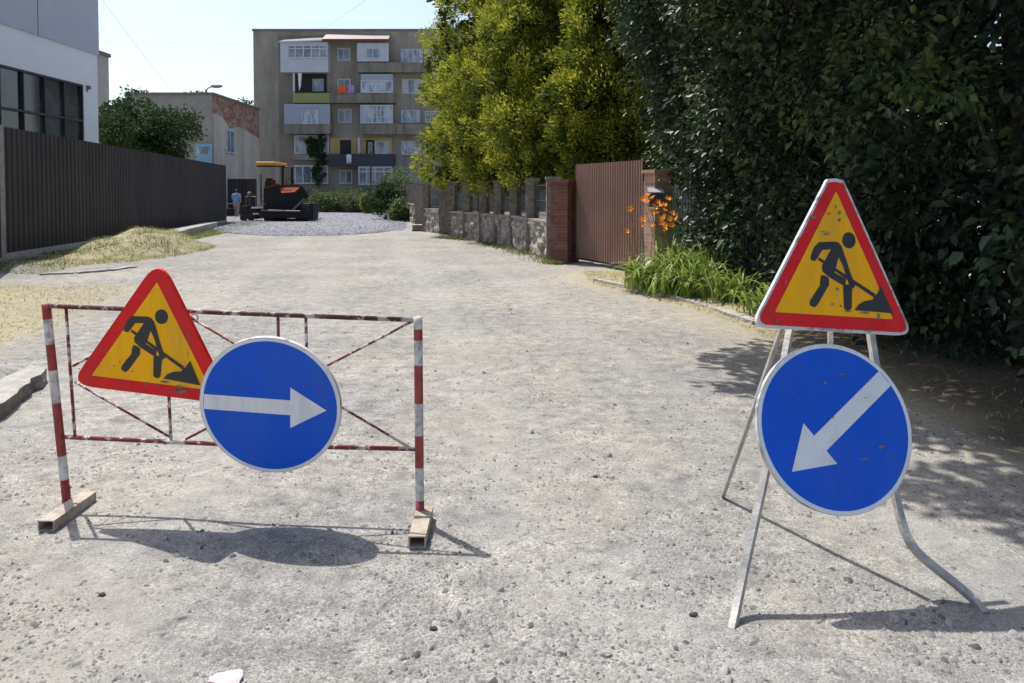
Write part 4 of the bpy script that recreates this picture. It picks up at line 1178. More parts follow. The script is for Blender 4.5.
leafy_tree('broadleaf_tree', 'green treetop behind the beige strip of building, upper left', -30.5, 66, 10.6, 2.8, 2.6, 902, 420, 14, .4, .24)
leafy_tree('broadleaf_tree', 'distant treetop just showing over the grey block wall, left of the lamp', -28.6, 72, 10.9, 3.2, 2.6, 903, 400, 14, .4, .26)
leafy_tree('broadleaf_tree', 'distant treetop over the roof right of the street lamp', -25.0, 76, 10.9, 2.5, 2.4, 904, 380, 14, .4, .26)

# shrubs in front of the apartment block
bs = [(ax(318, 64), 64, 1.9, 1.5, 'greybush', 'grey green shrub just right of the paving machine'),
      (ax(334, 65), 65, 1.6, 1.4, 'yellowbush', 'yellow green low bush under the vine covered windows'),
      (ax(347, 64), 64, 1.9, 1.3, 'greybush', 'dull shrub left of the slender dark pole'),
      (ax(360, 65), 65, 1.7, 1.2, 'bush', 'green bush directly left of the slender dark pole'),
      (ax(368, 58), 58, 1.7, .8, 'yellowbush', 'bright yellow green bush at the foot of the slender dark pole'),
      (ax(380, 55), 55, 2.6, 1.2, 'greybush', 'tall grey green shrub right of the slender dark pole'),
      (ax(393, 52), 52, 3.4, 1.3, 'bush', 'tall fresh green shrub in front of the apartment windows'),
      (ax(385, 46), 46, 2.3, 1.0, 'tree', 'dark rounded bush at the edge of the chippings'),
      (ax(402, 47), 47, 2.9, 1.25, 'greybush', 'big loose shrub touching the farthest stone wall'),
      (ax(399, 43.5), 43.5, 1.3, .7, 'bush', 'small low bush at the far wall corner'),
      (ax(413, 52), 52, 3.0, 1.2, 'bush', 'shrub showing above the farthest stone wall')]
for i, (x, y, h_, r_, m, lab) in enumerate(bs):
    leafy_tree('shrub', lab, x, y, h_, r_, h_ * .5, 930 + i, 300, 14, .2, .11, m, 'shrubs at the end of the road', 'shrub', .5)
more = [(ax(306, 66), 66, 1.8, 1.6, 'greybush', 'shrub half hidden behind the hopper of the paving machine'),
        (ax(326, 62), 62, 1.7, 1.6, 'bush', 'wide low shrub beside the chippings right of the paver'),
        (ax(341, 62), 62, 1.6, 1.5, 'bush', 'low green shrub in front of the first floor window'),
        (ax(355, 61), 61, 1.7, 1.5, 'greybush', 'low grey green shrub in the middle of the shrub row'),
        (ax(377, 62), 62, 2.0, 1.4, 'bush', 'green shrub right behind the slender dark pole')]
for i, (x, y, h_, r_, m, lab) in enumerate(more):
    leafy_tree('shrub', lab, x, y, h_, r_, h_ * .5, 960 + i, 340, 14, .2, .11, m, 'shrubs at the end of the road', 'shrub', .5)
# creeper on the apartment
cv = thing('creeper', 'green creeper climbing over the lower left apartment windows', 'climbing plant', (ax(316, 70.6), 70.6, 0))
crown(cv, [(ax(317, 70.6), 70.55, az(143), .75, .12, .8), (ax(313, 70.6), 70.55, az(150), .5, .12, .6), (ax(320, 70.6), 70.55, az(158), .4, .1, .6), (ax(318, 70.6), 70.55, az(175), .6, .12, 1.0), (ax(309, 70.6), 70.55, az(141), .5, .1, .3)], 160, 14, .16, .14, .8, L['tree'], 77, shell=.2, name='foliage')
MB().tube([(ax(318, 70.7), 70.7, 0), (ax(319, 70.7), 70.7, 3), (ax(316, 70.7), 70.7, 6)], [.05, .04, .02], 6).build('stem', M['bark'], cv)

# ------------------------------------------------------------------ lilies
def lily(x, y, h_, n_, seed, label, flowers=()):
    t_ = thing('lily_plant', label, 'plant', (x, y, 0), 'day lilies beside the gate')
    rs_ = np.random.RandomState(seed)
    P = np.stack([x + rs_.normal(0, .14, n_), y + rs_.normal(0, .14, n_), np.full(n_, .04)], 1)
    a_ = rs_.rand(n_) * 6.283
    D = np.stack([np.cos(a_), np.sin(a_), np.zeros(n_)], 1); S = np.stack([-np.sin(a_), np.cos(a_), np.zeros(n_)], 1)
    hh = h_ * 1.22 * rs_.uniform(.6, 1.15, n_)[:, None]; ll = rs_.uniform(.3, 1.15, n_)[:, None]; wd = rs_.uniform(.026, .046, n_)[:, None]
    V = []; K = 6
    for k in range(K + 1):
        t1 = k / K
        c_ = P + D * hh * ll * t1 ** 1.6 * .9 + np.array([0, 0, 1.]) * hh * (t1 - .62 * ll * t1 ** 3.0)
        w_ = wd * (1 - t1 ** 3) * .5 + .001
        V += [c_ - S * w_, c_ + S * w_]
    V = np.stack(V, 1).reshape(-1, 3)
    b = (np.arange(n_) * 2 * (K + 1))[:, None]
    F = np.concatenate([b + np.array([[2 * k, 2 * k + 1, 2 * k + 3, 2 * k + 2]]) for k in range(K)], 0)
    tone = np.tile(np.clip(rs_.normal(.5, .22, n_), 0, 1), K)
    quads_object('leaves', V, F, tone, L['lily'], t_)
    if flowers:
        st = MB()
        for (fx, fy, fz) in flowers:
            b0 = Vector((x + (fx - x) * .3, y + (fy - y) * .3, .05)); b1 = Vector((fx, fy, fz))
            st.tube([b0, b0.lerp(b1, .5) + Vector((0, 0, .05)), b1], [.007, .006, .004], 5)
        st.build('stalk', M['stalk'], t_)
        for j, (fx, fy, fz) in enumerate(flowers):
            rg = random.Random(seed * 100 + j); fm = MB(); rr = rg.uniform(.048, .068)
            ax_ = Vector((rg.uniform(-.7, .4), rg.uniform(-1, -.1), rg.uniform(.2, .9))).normalized()
            u_ = ax_.orthogonal().normalized(); v_ = ax_.cross(u_); c0 = Vector((fx, fy, fz))
            for k in range(6):
                an = k * math.pi / 3; dr = u_ * math.cos(an) + v_ * math.sin(an); sd = ax_.cross(dr)
                p1 = c0 + ax_ * rr * .6 + dr * rr * .5; p2 = c0 + ax_ * rr * .75 + dr * rr * 1.25
                fm.add([c0, p1 + sd * rr * .28, p2, p1 - sd * rr * .28], [(0, 1, 2, 3)])
            fm.build('flower', M['petal'], t_)
def fl(pts, Y):
    out = []
    rg = random.Random(9)
    for (a_, b1) in pts:
        p = at(a_, b1, Y + rg.uniform(-.25, .25)); out.append((p.x, p.y, p.z))
    return out
lily(2.62, 12.75, .85, 190, 1, 'lily plant with its orange flowers in front of the pale brick pillar', fl([(648, 196), (653, 199), (658, 203), (647, 203), (654, 208), (662, 207), (652, 213), (657, 214), (664, 211), (643, 199)], 13.4))
lily(3.05, 12.5, .8, 150, 2, 'lily plant with orange flowers against the hedge, right of the letter box', fl([(665, 217), (670, 219), (661, 223), (675, 222), (667, 227), (672, 214), (666, 231), (668, 200), (660, 219), (678, 219), (664, 206), (671, 226)], 13.1))
lily(2.18, 12.9, .6, 120, 3, 'lily plant nearest the gate with a few single orange flowers', fl([(630, 209), (626, 232), (643, 221), (641, 226), (653, 227)], 13.3))
lily(2.75, 11.9, .6, 130, 4, 'low lily plant without flowers at the front of the clump')
lily(3.1, 11.2, .55, 120, 5, 'low green lily plant right of the clump near the kerb')
lily(3.3, 10.2, .42, 90, 6, 'small lily tuft beside the left corner of the right hand triangle sign')
lily(2.35, 12.3, .5, 100, 7, 'short lily tuft at the left front of the clump')

# ------------------------------------------------------------------ paving machine
pvY = 42.7
def X_(px, Y=pvY): return (px - 512) / 800 * Y
def Z_(py, Y=pvY): return at(285, py, Y).z
pv = thing('paving_machine', 'dark asphalt paver with yellow canopy and orange lined hopper on the chippings', 'construction machine', (X_(285), pvY + 1, 0))
for (x0, x1) in ((X_(266), X_(276)), (X_(298), X_(308))):
    m_ = MB(); prof = []
    for k in range(16):
        a_ = 2 * math.pi * k / 16
        cy = pvY + .9 + (1.1 if math.cos(a_) > 0 else -1.1) * 1
        prof.append((cy + math.cos(a_) * .3, .33 + math.sin(a_) * .3))
    n_ = len(prof)
    m_.add([(x0, p[0], p[1] + .03) for p in prof] + [(x1, p[0], p[1] + .03) for p in prof], [tuple(range(n_)), tuple(reversed(range(n_, 2 * n_)))] + [(i, i + n_, (i + 1) % n_ + n_, (i + 1) % n_) for i in range(n_)])
    m_.build('crawler_track', M['rubber'], pv)
# chassis, hopper wings, front apron
MB().box(X_(264), pvY - .1, .45, X_(312) - .55, pvY + 4.2, .95).build('chassis', M['paver'], pv)
MB().box(X_(262), pvY - .55, .22, X_(315), pvY - .2, .62).box(X_(312), pvY - .5, .2, X_(315.5), pvY + .4, 1.0).build('push_roller_bar', M['paver'], pv)
z0 = Z_(211); zt = Z_(184.5)
m_ = MB()
fy, by = pvY, pvY + 2.1
def wing(a0, a1, b0, b1, th=.09):
    pass
# outer shell of the hopper: front plates and tilted wings
m_.poly([(X_(266), fy, z0), (X_(294), fy - .02, z0), (X_(303), fy - .05, Z_(198)), (X_(296), fy, Z_(192)), (X_(281), fy, Z_(193)), (X_(279.5), fy - .05, Z_(184)), (X_(265.5), fy - .1, Z_(188))], thick=Vector((0, .08, 0)))
m_.poly([(X_(266), fy, z0), (X_(265.5), fy - .1, Z_(188)), (X_(265.5, by) , by, Z_(186)), (X_(266, by), by, z0)], thick=Vector((.08, 0, 0)))
m_.poly([(X_(294), fy, z0), (X_(309.5), fy - .1, Z_(196)), (X_(309, by), by, Z_(195)), (X_(294, by), by, z0)], thick=Vector((-.05, 0, .08)))
m_.poly([(X_(309.5), fy - .1, Z_(196)), (X_(302.5), fy - .1, Z_(185)), (X_(302, by), by, Z_(184)), (X_(309, by), by, Z_(195))], thick=Vector((-.07, 0, -.04)))
m_.poly([(X_(296), fy - .06, z0), (X_(309.5), fy - .12, Z_(196)), (X_(302.5), fy - .12, Z_(185.5)), (X_(294), fy - .06, Z_(193))], thick=Vector((0, .07, 0)))
m_.build('hopper', M['paver'], pv)
m_ = MB()
m_.poly([(X_(281, by), by - .1, Z_(196)), (X_(302, by), by - .1, Z_(196)), (X_(301.5, by), by - .1, Z_(184.5)), (X_(280.5, by), by - .1, Z_(184.5))], thick=Vector((0, .06, 0)))
m_.poly([(X_(281), fy + .1, Z_(194)), (X_(297), fy + .1, Z_(193.5)), (X_(301.5, by), by - .12, Z_(187)), (X_(280.5, by), by - .12, Z_(187))], thick=Vector((0, .02, -.06)))
m_.poly([(X_(266), fy - .12, Z_(188.6)), (X_(279.5), fy - .07, Z_(184.6)), (X_(279.5), fy - .07, Z_(183.4)), (X_(266), fy - .12, Z_(187.0))], thick=Vector((0, .05, 0)))
m_.build('hopper_lining', M['paver_orange'], pv)
MB().tube([(X_(294), fy - .22, Z_(210)), (X_(306), fy - .28, Z_(199))], .07, 6).build('hydraulic_ram', M['paver_grey'], pv)
# side extension, bright bars
MB().box(X_(240, pvY + .2), pvY + .2, .15, X_(262, pvY + 1.1), pvY + 1.1, .72).box(X_(240, pvY + .2), pvY + .2, .72, X_(252, pvY + .9), pvY + .9, .85).build('screed_extension', M['paver'], pv)
MB().box(X_(251, pvY + .05), pvY + .05, Z_(208.5), X_(264, pvY + .2), pvY + .2, Z_(207)).box(X_(253), pvY - .05, Z_(214.5), X_(269, pvY + .1), pvY + .1, Z_(213)).build('screed_rail', M['paver_bright'], pv)
MB().tube([(X_(249.5, pvY + .6), pvY + .6, .8), (X_(249.5, pvY + .6), pvY + .6, 1.5)], .03, 6).sphere((X_(249.5, pvY + .6), pvY + .6, 1.5), .12).build('control_handle', M['paver_grey'], pv)
MB().tube([(X_(243.5, pvY + .15), pvY + .15, .22), (X_(243.5, pvY + .35), pvY + .35, .22)], .2, 12).tube([(X_(251, pvY + .15), pvY + .15, .25), (X_(251, pvY + .35), pvY + .35, .25)], .2, 12).build('wheel', M['rubber'], pv)
MB().box(X_(264, pvY + 2.4), pvY + 2.4, .95, X_(300, pvY + 4.4), pvY + 4.4, Z_(186)).build('engine_hood', M['paver'], pv)
MB().tube([(X_(261, pvY + 2.2), pvY + 2.2, .9), (X_(261, pvY + 2.2), pvY + 2.2, Z_(174))], .07, 8).build('exhaust_pipe', M['paver_grey'], pv)
MB().tube([(X_(263.5, pvY + 1.9), pvY + 1.9, .7), (X_(263.5, pvY + 1.9), pvY + 1.9, Z_(182))], .05, 8).build('ladder_post', M['foot'], pv)
MB().box(X_(265, pvY + 3.0), pvY + 3.0, Z_(186), X_(274, pvY + 3.6), pvY + 3.6, Z_(180.5)).box(X_(266, pvY + 3.5), pvY + 3.5, Z_(180.5), X_(273, pvY + 3.65), pvY + 3.65, Z_(177)).build('driver_seat', M['rubber'], pv)
MB().box(X_(270, pvY + 2.6), pvY + 2.6, Z_(186), X_(276, pvY + 2.8), pvY + 2.8, Z_(179)).build('console', M['paver_orange'], pv)
m_ = MB()
for px_ in (283, 292.3):
    m_.tube([(X_(px_, pvY + 2.6), pvY + 2.6, Z_(186)), (X_(px_, pvY + 2.6), pvY + 2.6, Z_(165.5))], .07, 8)
m_.tube([(X_(283, pvY + 2.6), pvY + 2.6, Z_(165.7)), (X_(300, pvY + 2.6), pvY + 2.6, Z_(165.7))], .025, 6)
m_.build('canopy_post', M['paver'], pv)
MB().box(X_(255.5, pvY + 1.6), pvY + 1.6, Z_(164.6), X_(288, pvY + 4.2), pvY + 4.2, Z_(160.6)).build('canopy', M['canopy'], pv, bevel=.06)
MB().box(X_(257, pvY + 1.55), pvY + 1.55, Z_(166), X_(286, pvY + 1.7), pvY + 1.7, Z_(164.8)).build('canopy_trim', M['paver'], pv)

for (a_, z_a, b_, z_b, dy, rr_, nm_) in ((246, .8, 246, 1.35, .5, .025, 'guard_rail'), (256, .8, 256, 1.35, .5, .025, 'guard_rail'), (246, 1.35, 256, 1.35, .5, .025, 'guard_rail'), (258, .75, 264, 1.2, .3, .035, 'hose'), (268, .62, 300, .58, -.62, .05, 'push_roller'), (311, 1.0, 313, 1.45, .1, .04, 'lever')):
    MB().tube([(X_(a_, pvY + dy), pvY + dy, z_a), (X_(b_, pvY + dy), pvY + dy, z_b)], rr_, 7).build(nm_, M['paver_grey'], pv)
MB().tube([(X_(277) + .22 * math.cos(t_), pvY + 2.5 + .08 * math.sin(t_), Z_(181) + .2 * math.sin(t_)) for t_ in np.linspace(0, 6.28, 13)], .025, 6).build('steering_wheel', M['rubber'], pv)

# small machine beside the person
vm = thing('plate_compactor', 'small dark machine on the ground left of the person in blue', 'machine', (X_(230.5, 51), 51, 0))
cx = X_(230.5, 51)
MB().box(cx - .3, 50.7, .05, cx + .3, 51.4, .14).build('base_plate', M['iron'], vm)
MB().box(cx - .2, 50.85, .14, cx + .2, 51.25, .55).build('engine', M['paver'], vm, bevel=.03)
MB().tube([(cx - .18, 51.2, .2), (cx - .18, 51.0, .85), (cx + .18, 51.0, .85), (cx + .18, 51.2, .2)], .025, 6).build('handle', M['paver_grey'], vm)

# ------------------------------------------------------------------ person (seen from behind, walking away)
def skin_body(name, joints, edges, radii, root, material, parent, origin):
    me = bpy.data.meshes.new(name)
    me.from_pydata([tuple(Vector(j)) for j in joints], edges, [])
    o = bpy.data.objects.new(name, me); COL.objects.link(o)
    o.parent = parent
    sk = o.modifiers.new('skin', 'SKIN')
    for v, r_ in zip(me.skin_vertices[0].data, radii):
        v.radius = (r_, r_) if not isinstance(r_, tuple) else r_
        v.use_root = False
    me.skin_vertices[0].data[root].use_root = True
    ss = o.modifiers.new('sub', 'SUBSURF'); ss.levels = 1; ss.render_levels = 2
    me.materials.append(material)
    return o
pl = Vector((X_(236.5, 51), 51.0, 0.02))
pe = thing('person', 'person in a blue shirt and tan trousers seen from behind near the paving machine', 'person', pl)
J = [(0, 0, .95), (0, 0, 1.15), (0, .01, 1.38), (0, .02, 1.50), (0, .04, 1.60),       # 0 pelvis 1 waist 2 chest 3 neck 4 head
     (-.19, .01, 1.40), (-.25, .0, 1.14), (-.20, .14, .95), (.19, .01, 1.40), (.25, -.02, 1.14), (.23, .08, .90),
     (-.10, 0, .88), (-.11, .10, .50), (-.10, .02, .08), (-.10, .15, .04),
     (.10, 0, .88), (.11, -.02, .50), (.12, -.14, .09), (.12, -.02, .04)]
E_ = [(0, 1), (1, 2), (2, 3), (3, 4), (2, 5), (5, 6), (6, 7), (2, 8), (8, 9), (9, 10), (0, 11), (11, 12), (12, 13), (13, 14), (0, 15), (15, 16), (16, 17), (17, 18)]
RR = [.13, .125, .14, .055, .085, .07, .045, .035, .07, .045, .035, .095, .065, .045, .04, .095, .065, .045, .04]
skin_body('body', J, E_, RR, 0, M['skin'], pe, pl)
skin_body('shirt', [(0, 0, .93), (0, 0, 1.12), (0, .01, 1.38), (-.20, .01, 1.40), (-.26, 0, 1.2), (.20, .01, 1.40), (.26, -.01, 1.2)], [(0, 1), (1, 2), (2, 3), (3, 4), (2, 5), (5, 6)], [.17, .165, .175, .10, .075, .10, .075], 1, M['shirt'], pe, pl)
skin_body('trousers', [(0, 0, .90), (-.10, 0, .84), (-.11, .10, .50), (-.10, .03, .14), (.10, 0, .84), (.11, -.02, .50), (.12, -.13, .14)], [(0, 1), (1, 2), (2, 3), (0, 4), (4, 5), (5, 6)], [.15, .115, .085, .07, .115, .085, .07], 0, M['trouser'], pe, pl)
hm = MB().sphere((pl.x, pl.y + .02, pl.z + 1.655), .092, .105, .095, 12, 8)
hm.build('hair', M['hair'], pe, smooth=True)

# ------------------------------------------------------------------ power lines
def wire(p0, p1, sag, label):
    p0 = Vector(p0); p1 = Vector(p1); pts = []
    for k in range(17):
        t_ = k / 16; p = p0.lerp(p1, t_); p.z -= sag * 4 * t_ * (1 - t_); pts.append(p)
    return tag(MB().tube(pts, .008, 5).build('power_line', M['wire']), label, 'cable', 'overhead cables')
wire(at(60, -60, 34), at(190, 112, 68), .3, 'thin overhead cable running down from the top left of the sky')
wire(at(-60, 34, 75), at(560, 43, 74), .5, 'thin overhead cable running level across the sky')
wire(at(310, 38, 71), at(420, -40, 60), .1, 'thin overhead cable rising from the apartment roof to the top')

# ------------------------------------------------------------------ road signs
TL, TR_, TT = (7., 611.), (637., 647.), (335.5, -28.5)        # outer corners of the triangle in drawing units
def bary(p):
    (x1, y1_), (x2, y2_), (x3, y3_) = TL, TR_, TT
    det = (y2_ - y3_) * (x1 - x3) + (x3 - x2) * (y1_ - y3_)
    a_ = ((y2_ - y3_) * (p[0] - x3) + (x3 - x2) * (p[1] - y3_)) / det
    b1 = ((y3_ - y1_) * (p[0] - x3) + (x1 - x3) * (p[1] - y3_)) / det
    return a_, b1, 1 - a_ - b1
PIC = [
    [(262, 292), (322, 288), (350, 305), (340, 345), (330, 385), (322, 408), (368, 432), (366, 462), (300, 425), (275, 405), (272, 385), (292, 350), (310, 318), (275, 322), (254, 356), (244, 366), (230, 362), (228, 348), (242, 312)],
    [(322, 288), (340, 292), (352, 306), (366, 345), (385, 405), (402, 448), (404, 460), (395, 468), (384, 466), (372, 430), (355, 378), (335, 340)],
    [(356, 452), (392, 455), (389, 540), (383, 549), (374, 552), (363, 549), (358, 540)],
    [(270, 418), (286, 421), (300, 430), (300, 455), (256, 528), (248, 537), (240, 540), (229, 535), (224, 528), (225, 516), (264, 458), (266, 436)],
    [(256, 360), (263, 352), (484, 488), (476, 500)],
    [(400, 550), (418, 528), (440, 516), (475, 510), (478, 496), (492, 488), (507, 458), (555, 562)],
]
def tri_sign(L3, R3, T3, label, scuffs, seed, bent=False, A=((1, 0), (0, 1), (0, 0))):
    def AF(p): return (p[0] * A[0][0] + p[1] * A[1][0] + A[2][0], p[0] * A[0][1] + p[1] * A[1][1] + A[2][1])
    L3, R3, T3 = Vector(L3), Vector(R3), Vector(T3)
    n = (R3 - L3).cross(T3 - L3).normalized()
    if n.y > 0: n = -n
    def W(p, off=0.0):
        a_, b1, c_ = bary(p); return L3 * a_ + R3 * b1 + T3 * c_ + n * off
    cen = ((TL[0] + TR_[0] + TT[0]) / 3, (TL[1] + TR_[1] + TT[1]) / 3)
    def tri(inset, rad, off, k=7, toprad=None, cut=False):
        """rounded triangle scaled towards its centre"""
        cs = [(cen[0] + (c_[0] - cen[0]) * inset, cen[1] + (c_[1] - cen[1]) * inset) for c_ in (TL, TR_, TT)]
        out = []
        for i in range(3):
            p = Vector(cs[i]); a_ = (Vector(cs[i - 1]) - p).normalized(); b1 = (Vector(cs[(i + 1) % 3]) - p).normalized()
            if rad <= 0: out.append(tuple(p)); continue
            r1 = toprad if (toprad and i == 2) else rad
            A_ = p + a_ * r1; B_ = p + b1 * r1
            if cut and i == 2:
                out += [tuple(A_), tuple(A_.lerp(B_, .5) + (p - A_).lerp(p - B_, .5) * .06), tuple(B_)]; continue
            for q in range(k + 1):
                t_ = q / k; v = A_ * (1 - t_) ** 2 + p * 2 * t_ * (1 - t_) + B_ * t_ ** 2
                out.append((v.x, v.y))
        return [W(p, off) for p in out]
    base = (L3 + R3) / 2
    s = thing('warning_sign', label, 'road sign', base)
    MB().poly(tri(1.0, 62 if bent else 95, 0, 7, 76 if bent else 118, bent), thick=-n * .022).build('plate', M['sign_rim'] if bent else M['sign_red'], s)
    MB().poly(tri(.955 if bent else .992, 50 if bent else 92, .0012, 7, 70 if bent else 114, bent)).build('red_border', M['sign_red'], s)
    MB().poly(tri(.735, 4 if not bent else 8, .0024, 3)).build('yellow_face', M['sign_yellow'], s)
    m_ = MB()
    for i, pg in enumerate(PIC):
        m_.poly([W(AF(p), .0036 + i * .0003) for p in pg])
    hd_ = [(382 + 27 * math.cos(a_), 282 + 32 * math.sin(a_)) for a_ in np.linspace(0, 2 * math.pi, 24, endpoint=False)]
    m_.poly([W(AF(p), .0036) for p in hd_])
    m_.build('digging_man', M['sign_black'], s)
    rg = random.Random(seed); m_ = MB()
    for (u, v, sx, sy) in scuffs:
        pg = []
        for k in range(7):
            a_ = 2 * math.pi * k / 7; r_ = rg.uniform(.5, 1.1)
            pg.append((u + math.cos(a_) * sx * r_, v + math.sin(a_) * sy * r_))
        m_.poly([W(p, .0058) for p in pg])
    m_.build('scratches', M['scuff'], s)
    # bolts
    m_ = MB()
    for (u, v) in ((335, 200), (335, 590)):
        c_ = W((u, v), .002); m_.tube([c_, c_ + n * .006], .007, 8)
    return s, n, W
scL = [(380, 560, 22, 5), (300, 575, 12, 6), (430, 580, 20, 8), (200, 480, 4, 5), (180, 500, 3, 4), (225, 470, 3, 3), (350, 575, 10, 5), (460, 330, 2, 30), (462, 420, 2, 25), (455, 480, 3, 10), (250, 520, 4, 5), (440, 600, 28, 12)]
sgL, nL, WL = tri_sign(at(70.1, 384.5, 3.99), at(232.2, 404.7, 3.93), at(158.7, 257.6, 3.91), 'yellow digging man triangle with red border hung at the left of the striped barrier', scL, 5, False, ((.93, .040), (-.007, 1.10), (2., -76.)))
scR = [(343, 175, 9, 9), (343, 203, 8, 10), (290, 262, 22, 3), (300, 256, 14, 3), (285, 252, 18, 2), (330, 150, 4, 8), (372, 182, 5, 4), (302, 178, 8, 3), (334, 472, 7, 8), (312, 528, 9, 4), (345, 535, 5, 6), (480, 352, 5, 3), (484, 345, 2, 12), (262, 470, 2, 2), (370, 555, 18, 4), (440, 560, 24, 5), (235, 195, 14, 8), (100, 590, 8, 10), (130, 450, 4, 12), (430, 310, 2, 3), (390, 230, 3, 3), (495, 575, 8, 14), (460, 625, 20, 4), (530, 605, 6, 3)]
sgR, nR, WR = tri_sign(at(751.8, 326.7, 3.27), at(913.3, 335.9, 3.43), at(836, 162.7, 3.56), 'scratched digging man triangle with a bent white rim at the top of the folding stand', scR, 8, True)

def round_sign(px, py, Y, dia, yaw, lean, ang, label, scuffs=()):
    c = at(px, py, Y); u = Vector((math.cos(yaw), math.sin(yaw), 0)); n0 = Vector((math.sin(yaw), -math.cos(yaw), 0))
    v = Vector((0, 0, 1)) * math.cos(lean) + n0 * math.sin(lean); n = u.cross(v).normalized()
    if n.y > 0: n = -n
    s = thing('direction_sign', label, 'road sign', c)
    def ring(r, off, k=64): return [c + u * r * math.cos(a_) + v * r * math.sin(a_) + n * off for a_ in np.linspace(0, 2 * math.pi, k, endpoint=False)]
    Rr = dia / 2
    MB().poly(ring(Rr, 0), thick=-n * .022).build('plate', M['sign_rim'], s)
    MB().poly(ring(Rr * .992, .001)).build('white_rim', M['sign_white'], s)
    MB().poly(ring(Rr * .945, .0022)).build('blue_face', M['sign_blue'], s)
    ca, sa = math.cos(ang), math.sin(ang)
    def A(x, y): return c + u * (x * ca - y * sa) * Rr + v * (x * sa + y * ca) * Rr + n * .0036
    m_ = MB(); m_.poly([A(-.935, .11), A(.30, .11), A(.30, -.11), A(-.935, -.11)]); m_.poly([A(.29, .30), A(.80, 0), A(.29, -.30)], off=n * .0004)
    m_.build('arrow', M['sign_white'], s)
    if scuffs:
        rg = random.Random(3); m_ = MB()
        for (x, y, a_, b1) in scuffs:
            pg = [c + u * (x + a_ * math.cos(t_) * rg.uniform(.5, 1.1)) * Rr + v * (y + b1 * math.sin(t_) * rg.uniform(.5, 1.1)) * Rr + n * .0048 for t_ in np.linspace(0, 2 * math.pi, 7, endpoint=False)]
            m_.poly(pg)
        m_.build('scratches', M['scuff'], s)
    return s, c, u, v, n, Rr
cL = round_sign(270, 406, 3.82, .692, R(-3), R(8.5), R(-3.6), 'blue round sign with white arrow pointing right on the striped barrier', [(.2, .55, .01, .012), (-.35, -.5, .02, .006), (.5, .3, .008, .01)])
cR = round_sign(835.5, 427.5, 3.19, .672, R(10), R(-18), R(216), 'blue round sign with white arrow pointing down left on the folding stand', [(-.05, .53, .03, .035), (.2, .62, .05, .012), (.3, -.38, .06, .012), (.55, -.25, .05, .025), (-.02, .12, .012, .02), (.1, .25, .02, .006), (-.3, -.62, .015, .01), (-.42, .35, .015, .008), (.45, .33, .02, .008)])

# ------------------------------------------------------------------ striped barrier
ba = thing('road_barrier', 'worn red and white striped pipe barrier standing across the road', 'barrier', (-1.35, 3.97, 0))
def banded(px0, py0, px1, py1, Y0, Y1, cuts, first, r=.0215, name='post'):
    m_ = MB(); p0 = at(px0, py0, Y0); p1 = at(px1, py1, Y1)
    for k in range(len(cuts) - 1):
        f0 = (cuts[k] - cuts[0]) / (cuts[-1] - cuts[0]); f1 = (cuts[k + 1] - cuts[0]) / (cuts[-1] - cuts[0])
        m_.tube([p0.lerp(p1, f0), p0.lerp(p1, f1)], r, 14, (first + k) % 2, cap=(k in (0, len(cuts) - 2)))
    return m_.build(name, [M['paint_red'], M['paint_white']], ba, smooth=False), p0, p1
# posts
pL, L0, L1 = banded(46, 304, 67.5, 508, 4.06, 4.06, [303, 318, 343, 369, 402, 455, 479, 508], 0)
pR_, R0, R1 = banded(418, 317, 420, 526, 3.88, 3.86, [317, 329, 340, 365, 403, 435, 467, 500, 526], 1)
for o in (pL, pR_):
    o.data.polygons.foreach_set('use_smooth', [len(p.vertices) == 4 for p in o.data.polygons])
def bpt(px, py):
    f_ = (px - 46) / (418 - 46); return at(px, py, 4.06 + (3.88 - 4.06) * f_)
MB().tube([bpt(49, 306), bpt(230, 313), bpt(415, 320)], .012, 8).build('top_rail', M['rail_dark'] if 'rail_dark' in M else M['rail_mix'], ba, smooth=True)
MB().tube([bpt(64, 437), bpt(240, 445), bpt(416, 449)], .0115, 8).build('bottom_rail', M['rail_mix'], ba, smooth=True)
for (a_, b1, c_, d_) in ((66, 308, 75, 438), (165, 311, 171, 441), (278, 315, 280, 446), (306, 317, 308, 446)):
    MB().tube([bpt(a_, b1), bpt(c_, d_)], .008, 7).build('upright', M['rail_mix'], ba, smooth=True)
def off_y(p, d): return p + Vector((0, d, 0))
for k, (a_, b1, c_, d_) in enumerate(((73, 366, 165, 318), (75, 382, 171, 439), (188, 316, 412, 449), (413, 321, 185, 440))):
    MB().tube([off_y(bpt(a_, b1), .0), off_y(bpt(c_, d_), .012 * (k % 2))], .0065, 7).build('brace', M['rail_mix'], ba, smooth=True)
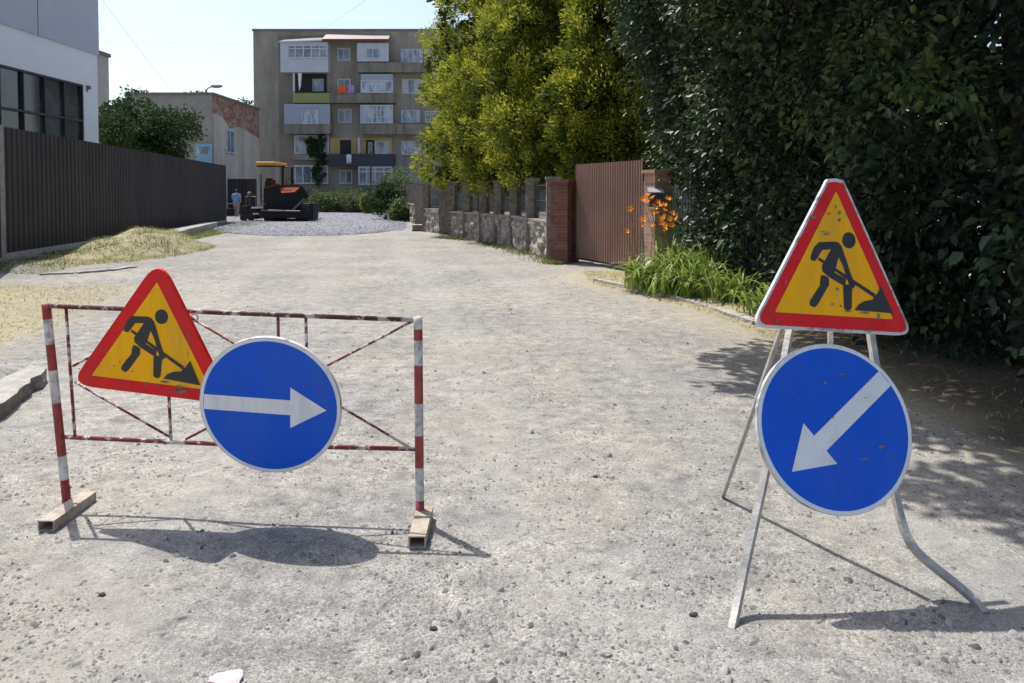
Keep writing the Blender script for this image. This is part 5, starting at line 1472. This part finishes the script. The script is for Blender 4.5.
# hook by the triangle
h0 = bpt(196, 317)
MB().tube([h0 + Vector((.018 * math.cos(t_), -.02, .018 * math.sin(t_))) for t_ in np.linspace(0, 6.28, 13)], .004, 6).build('hook', M['galv'], ba)
def foot(px0, py0, px1, py1, wd, hg):
    a_ = gnd(px0, py0); b1 = gnd(px1, py1); z = float(height(a_.x, a_.y)) + .004
    d = (b1 - a_).normalized(); s_ = Vector((-d.y, d.x, 0)) * wd / 2; up = Vector((0, 0, hg)); t_ = .006
    o0 = [a_ - s_, a_ + s_, a_ + s_ + up, a_ - s_ + up]
    si = s_ * (1 - 2 * t_ / wd); i0 = [a_ - si + up * (t_ / hg), a_ + si + up * (t_ / hg), a_ + si + up * (1 - t_ / hg), a_ - si + up * (1 - t_ / hg)]
    L_ = b1 - a_
    vs = [p + Vector((0, 0, z)) for p in o0 + i0] + [p + L_ + Vector((0, 0, z)) for p in o0 + i0]
    fs = []
    for k in range(4):
        q = (k + 1) % 4
        fs += [(k, q, q + 4, k + 4), (k + 8, k + 12, q + 12, q + 8), (k, k + 8, q + 8, q), (k + 4, q + 4, q + 12, k + 12)]
    MB().add(vs, fs).build('foot', M['foot'], ba)
foot(46, 531, 89, 501, .078, .052)
foot(417, 547, 425, 516, .078, .055)

# ------------------------------------------------------------------ folding stand
st = thing('folding_stand', 'grey steel folding stand with one bent leg carrying two road signs', 'stand', (1.3, 3.3, 0))
def leg(pts, r=.0185, name='leg'):
    P_ = [Vector(p) for p in pts]
    if len(P_) > 3:
        Q = [P_[0] * 2 - P_[1]] + P_ + [P_[-1] * 2 - P_[-2]]; out = []
        for i in range(1, len(Q) - 2):
            for k in range(5):
                t_ = k / 5; a_, b_, c_, d_ = Q[i - 1:i + 3]
                out.append(.5 * ((2 * b_) + (c_ - a_) * t_ + (2 * a_ - 5 * b_ + 4 * c_ - d_) * t_ * t_ + (3 * b_ - a_ - 3 * c_ + d_) * t_ ** 3))
        out.append(P_[-1])
        # even out measuring noise
        for _ in range(4):
            out = [out[0]] + [(out[i - 1] + out[i] * 2 + out[i + 1]) / 4 for i in range(1, len(out) - 1)] + [out[-1]]
        P_ = out
    MB().tube(P_, r, 4, phase=.6).build(name, M['galv'], st)
def sY(z): return 2.93 + .46 * z
def lp(px, py):
    # point on the leaning front frame that shows at this pixel
    Y = 3.1
    for _ in range(12):
        q = at(px, py, Y); Y = sY(max(0, q.z)) + .17 * max(0, q.x - 1.15)
    return at(px, py, Y)
f0 = gnd(732, 630)
leg([f0, lp(741, 588), lp(752, 535), lp(766, 472), lp(777, 410), lp(786, 350), lp(793, 318)])
g1_ = gnd(986, 614)
leg([g1_, at(974, 600, 3.04), at(957, 585, 3.05), at(938, 570, 3.07), at(921, 556, 3.10), at(909, 541, 3.13), at(901, 520, 3.17), at(895, 492, 3.215), lp(886, 430), lp(878, 380), lp(873, 350), lp(868, 318)])
leg([lp(830, 310), lp(831, 380), lp(831, 480)], .014, 'centre_strut')
leg([lp(776, 415), lp(884, 420)], .012, 'cross_bar')
leg([lp(783, 365), lp(875, 368)], .012, 'cross_bar')
tp = lp(797, 300) + Vector((0, .06, 0))
leg([gnd(722, 498), gnd(722, 498).lerp(tp, .5), tp], .0135, 'rear_leg')
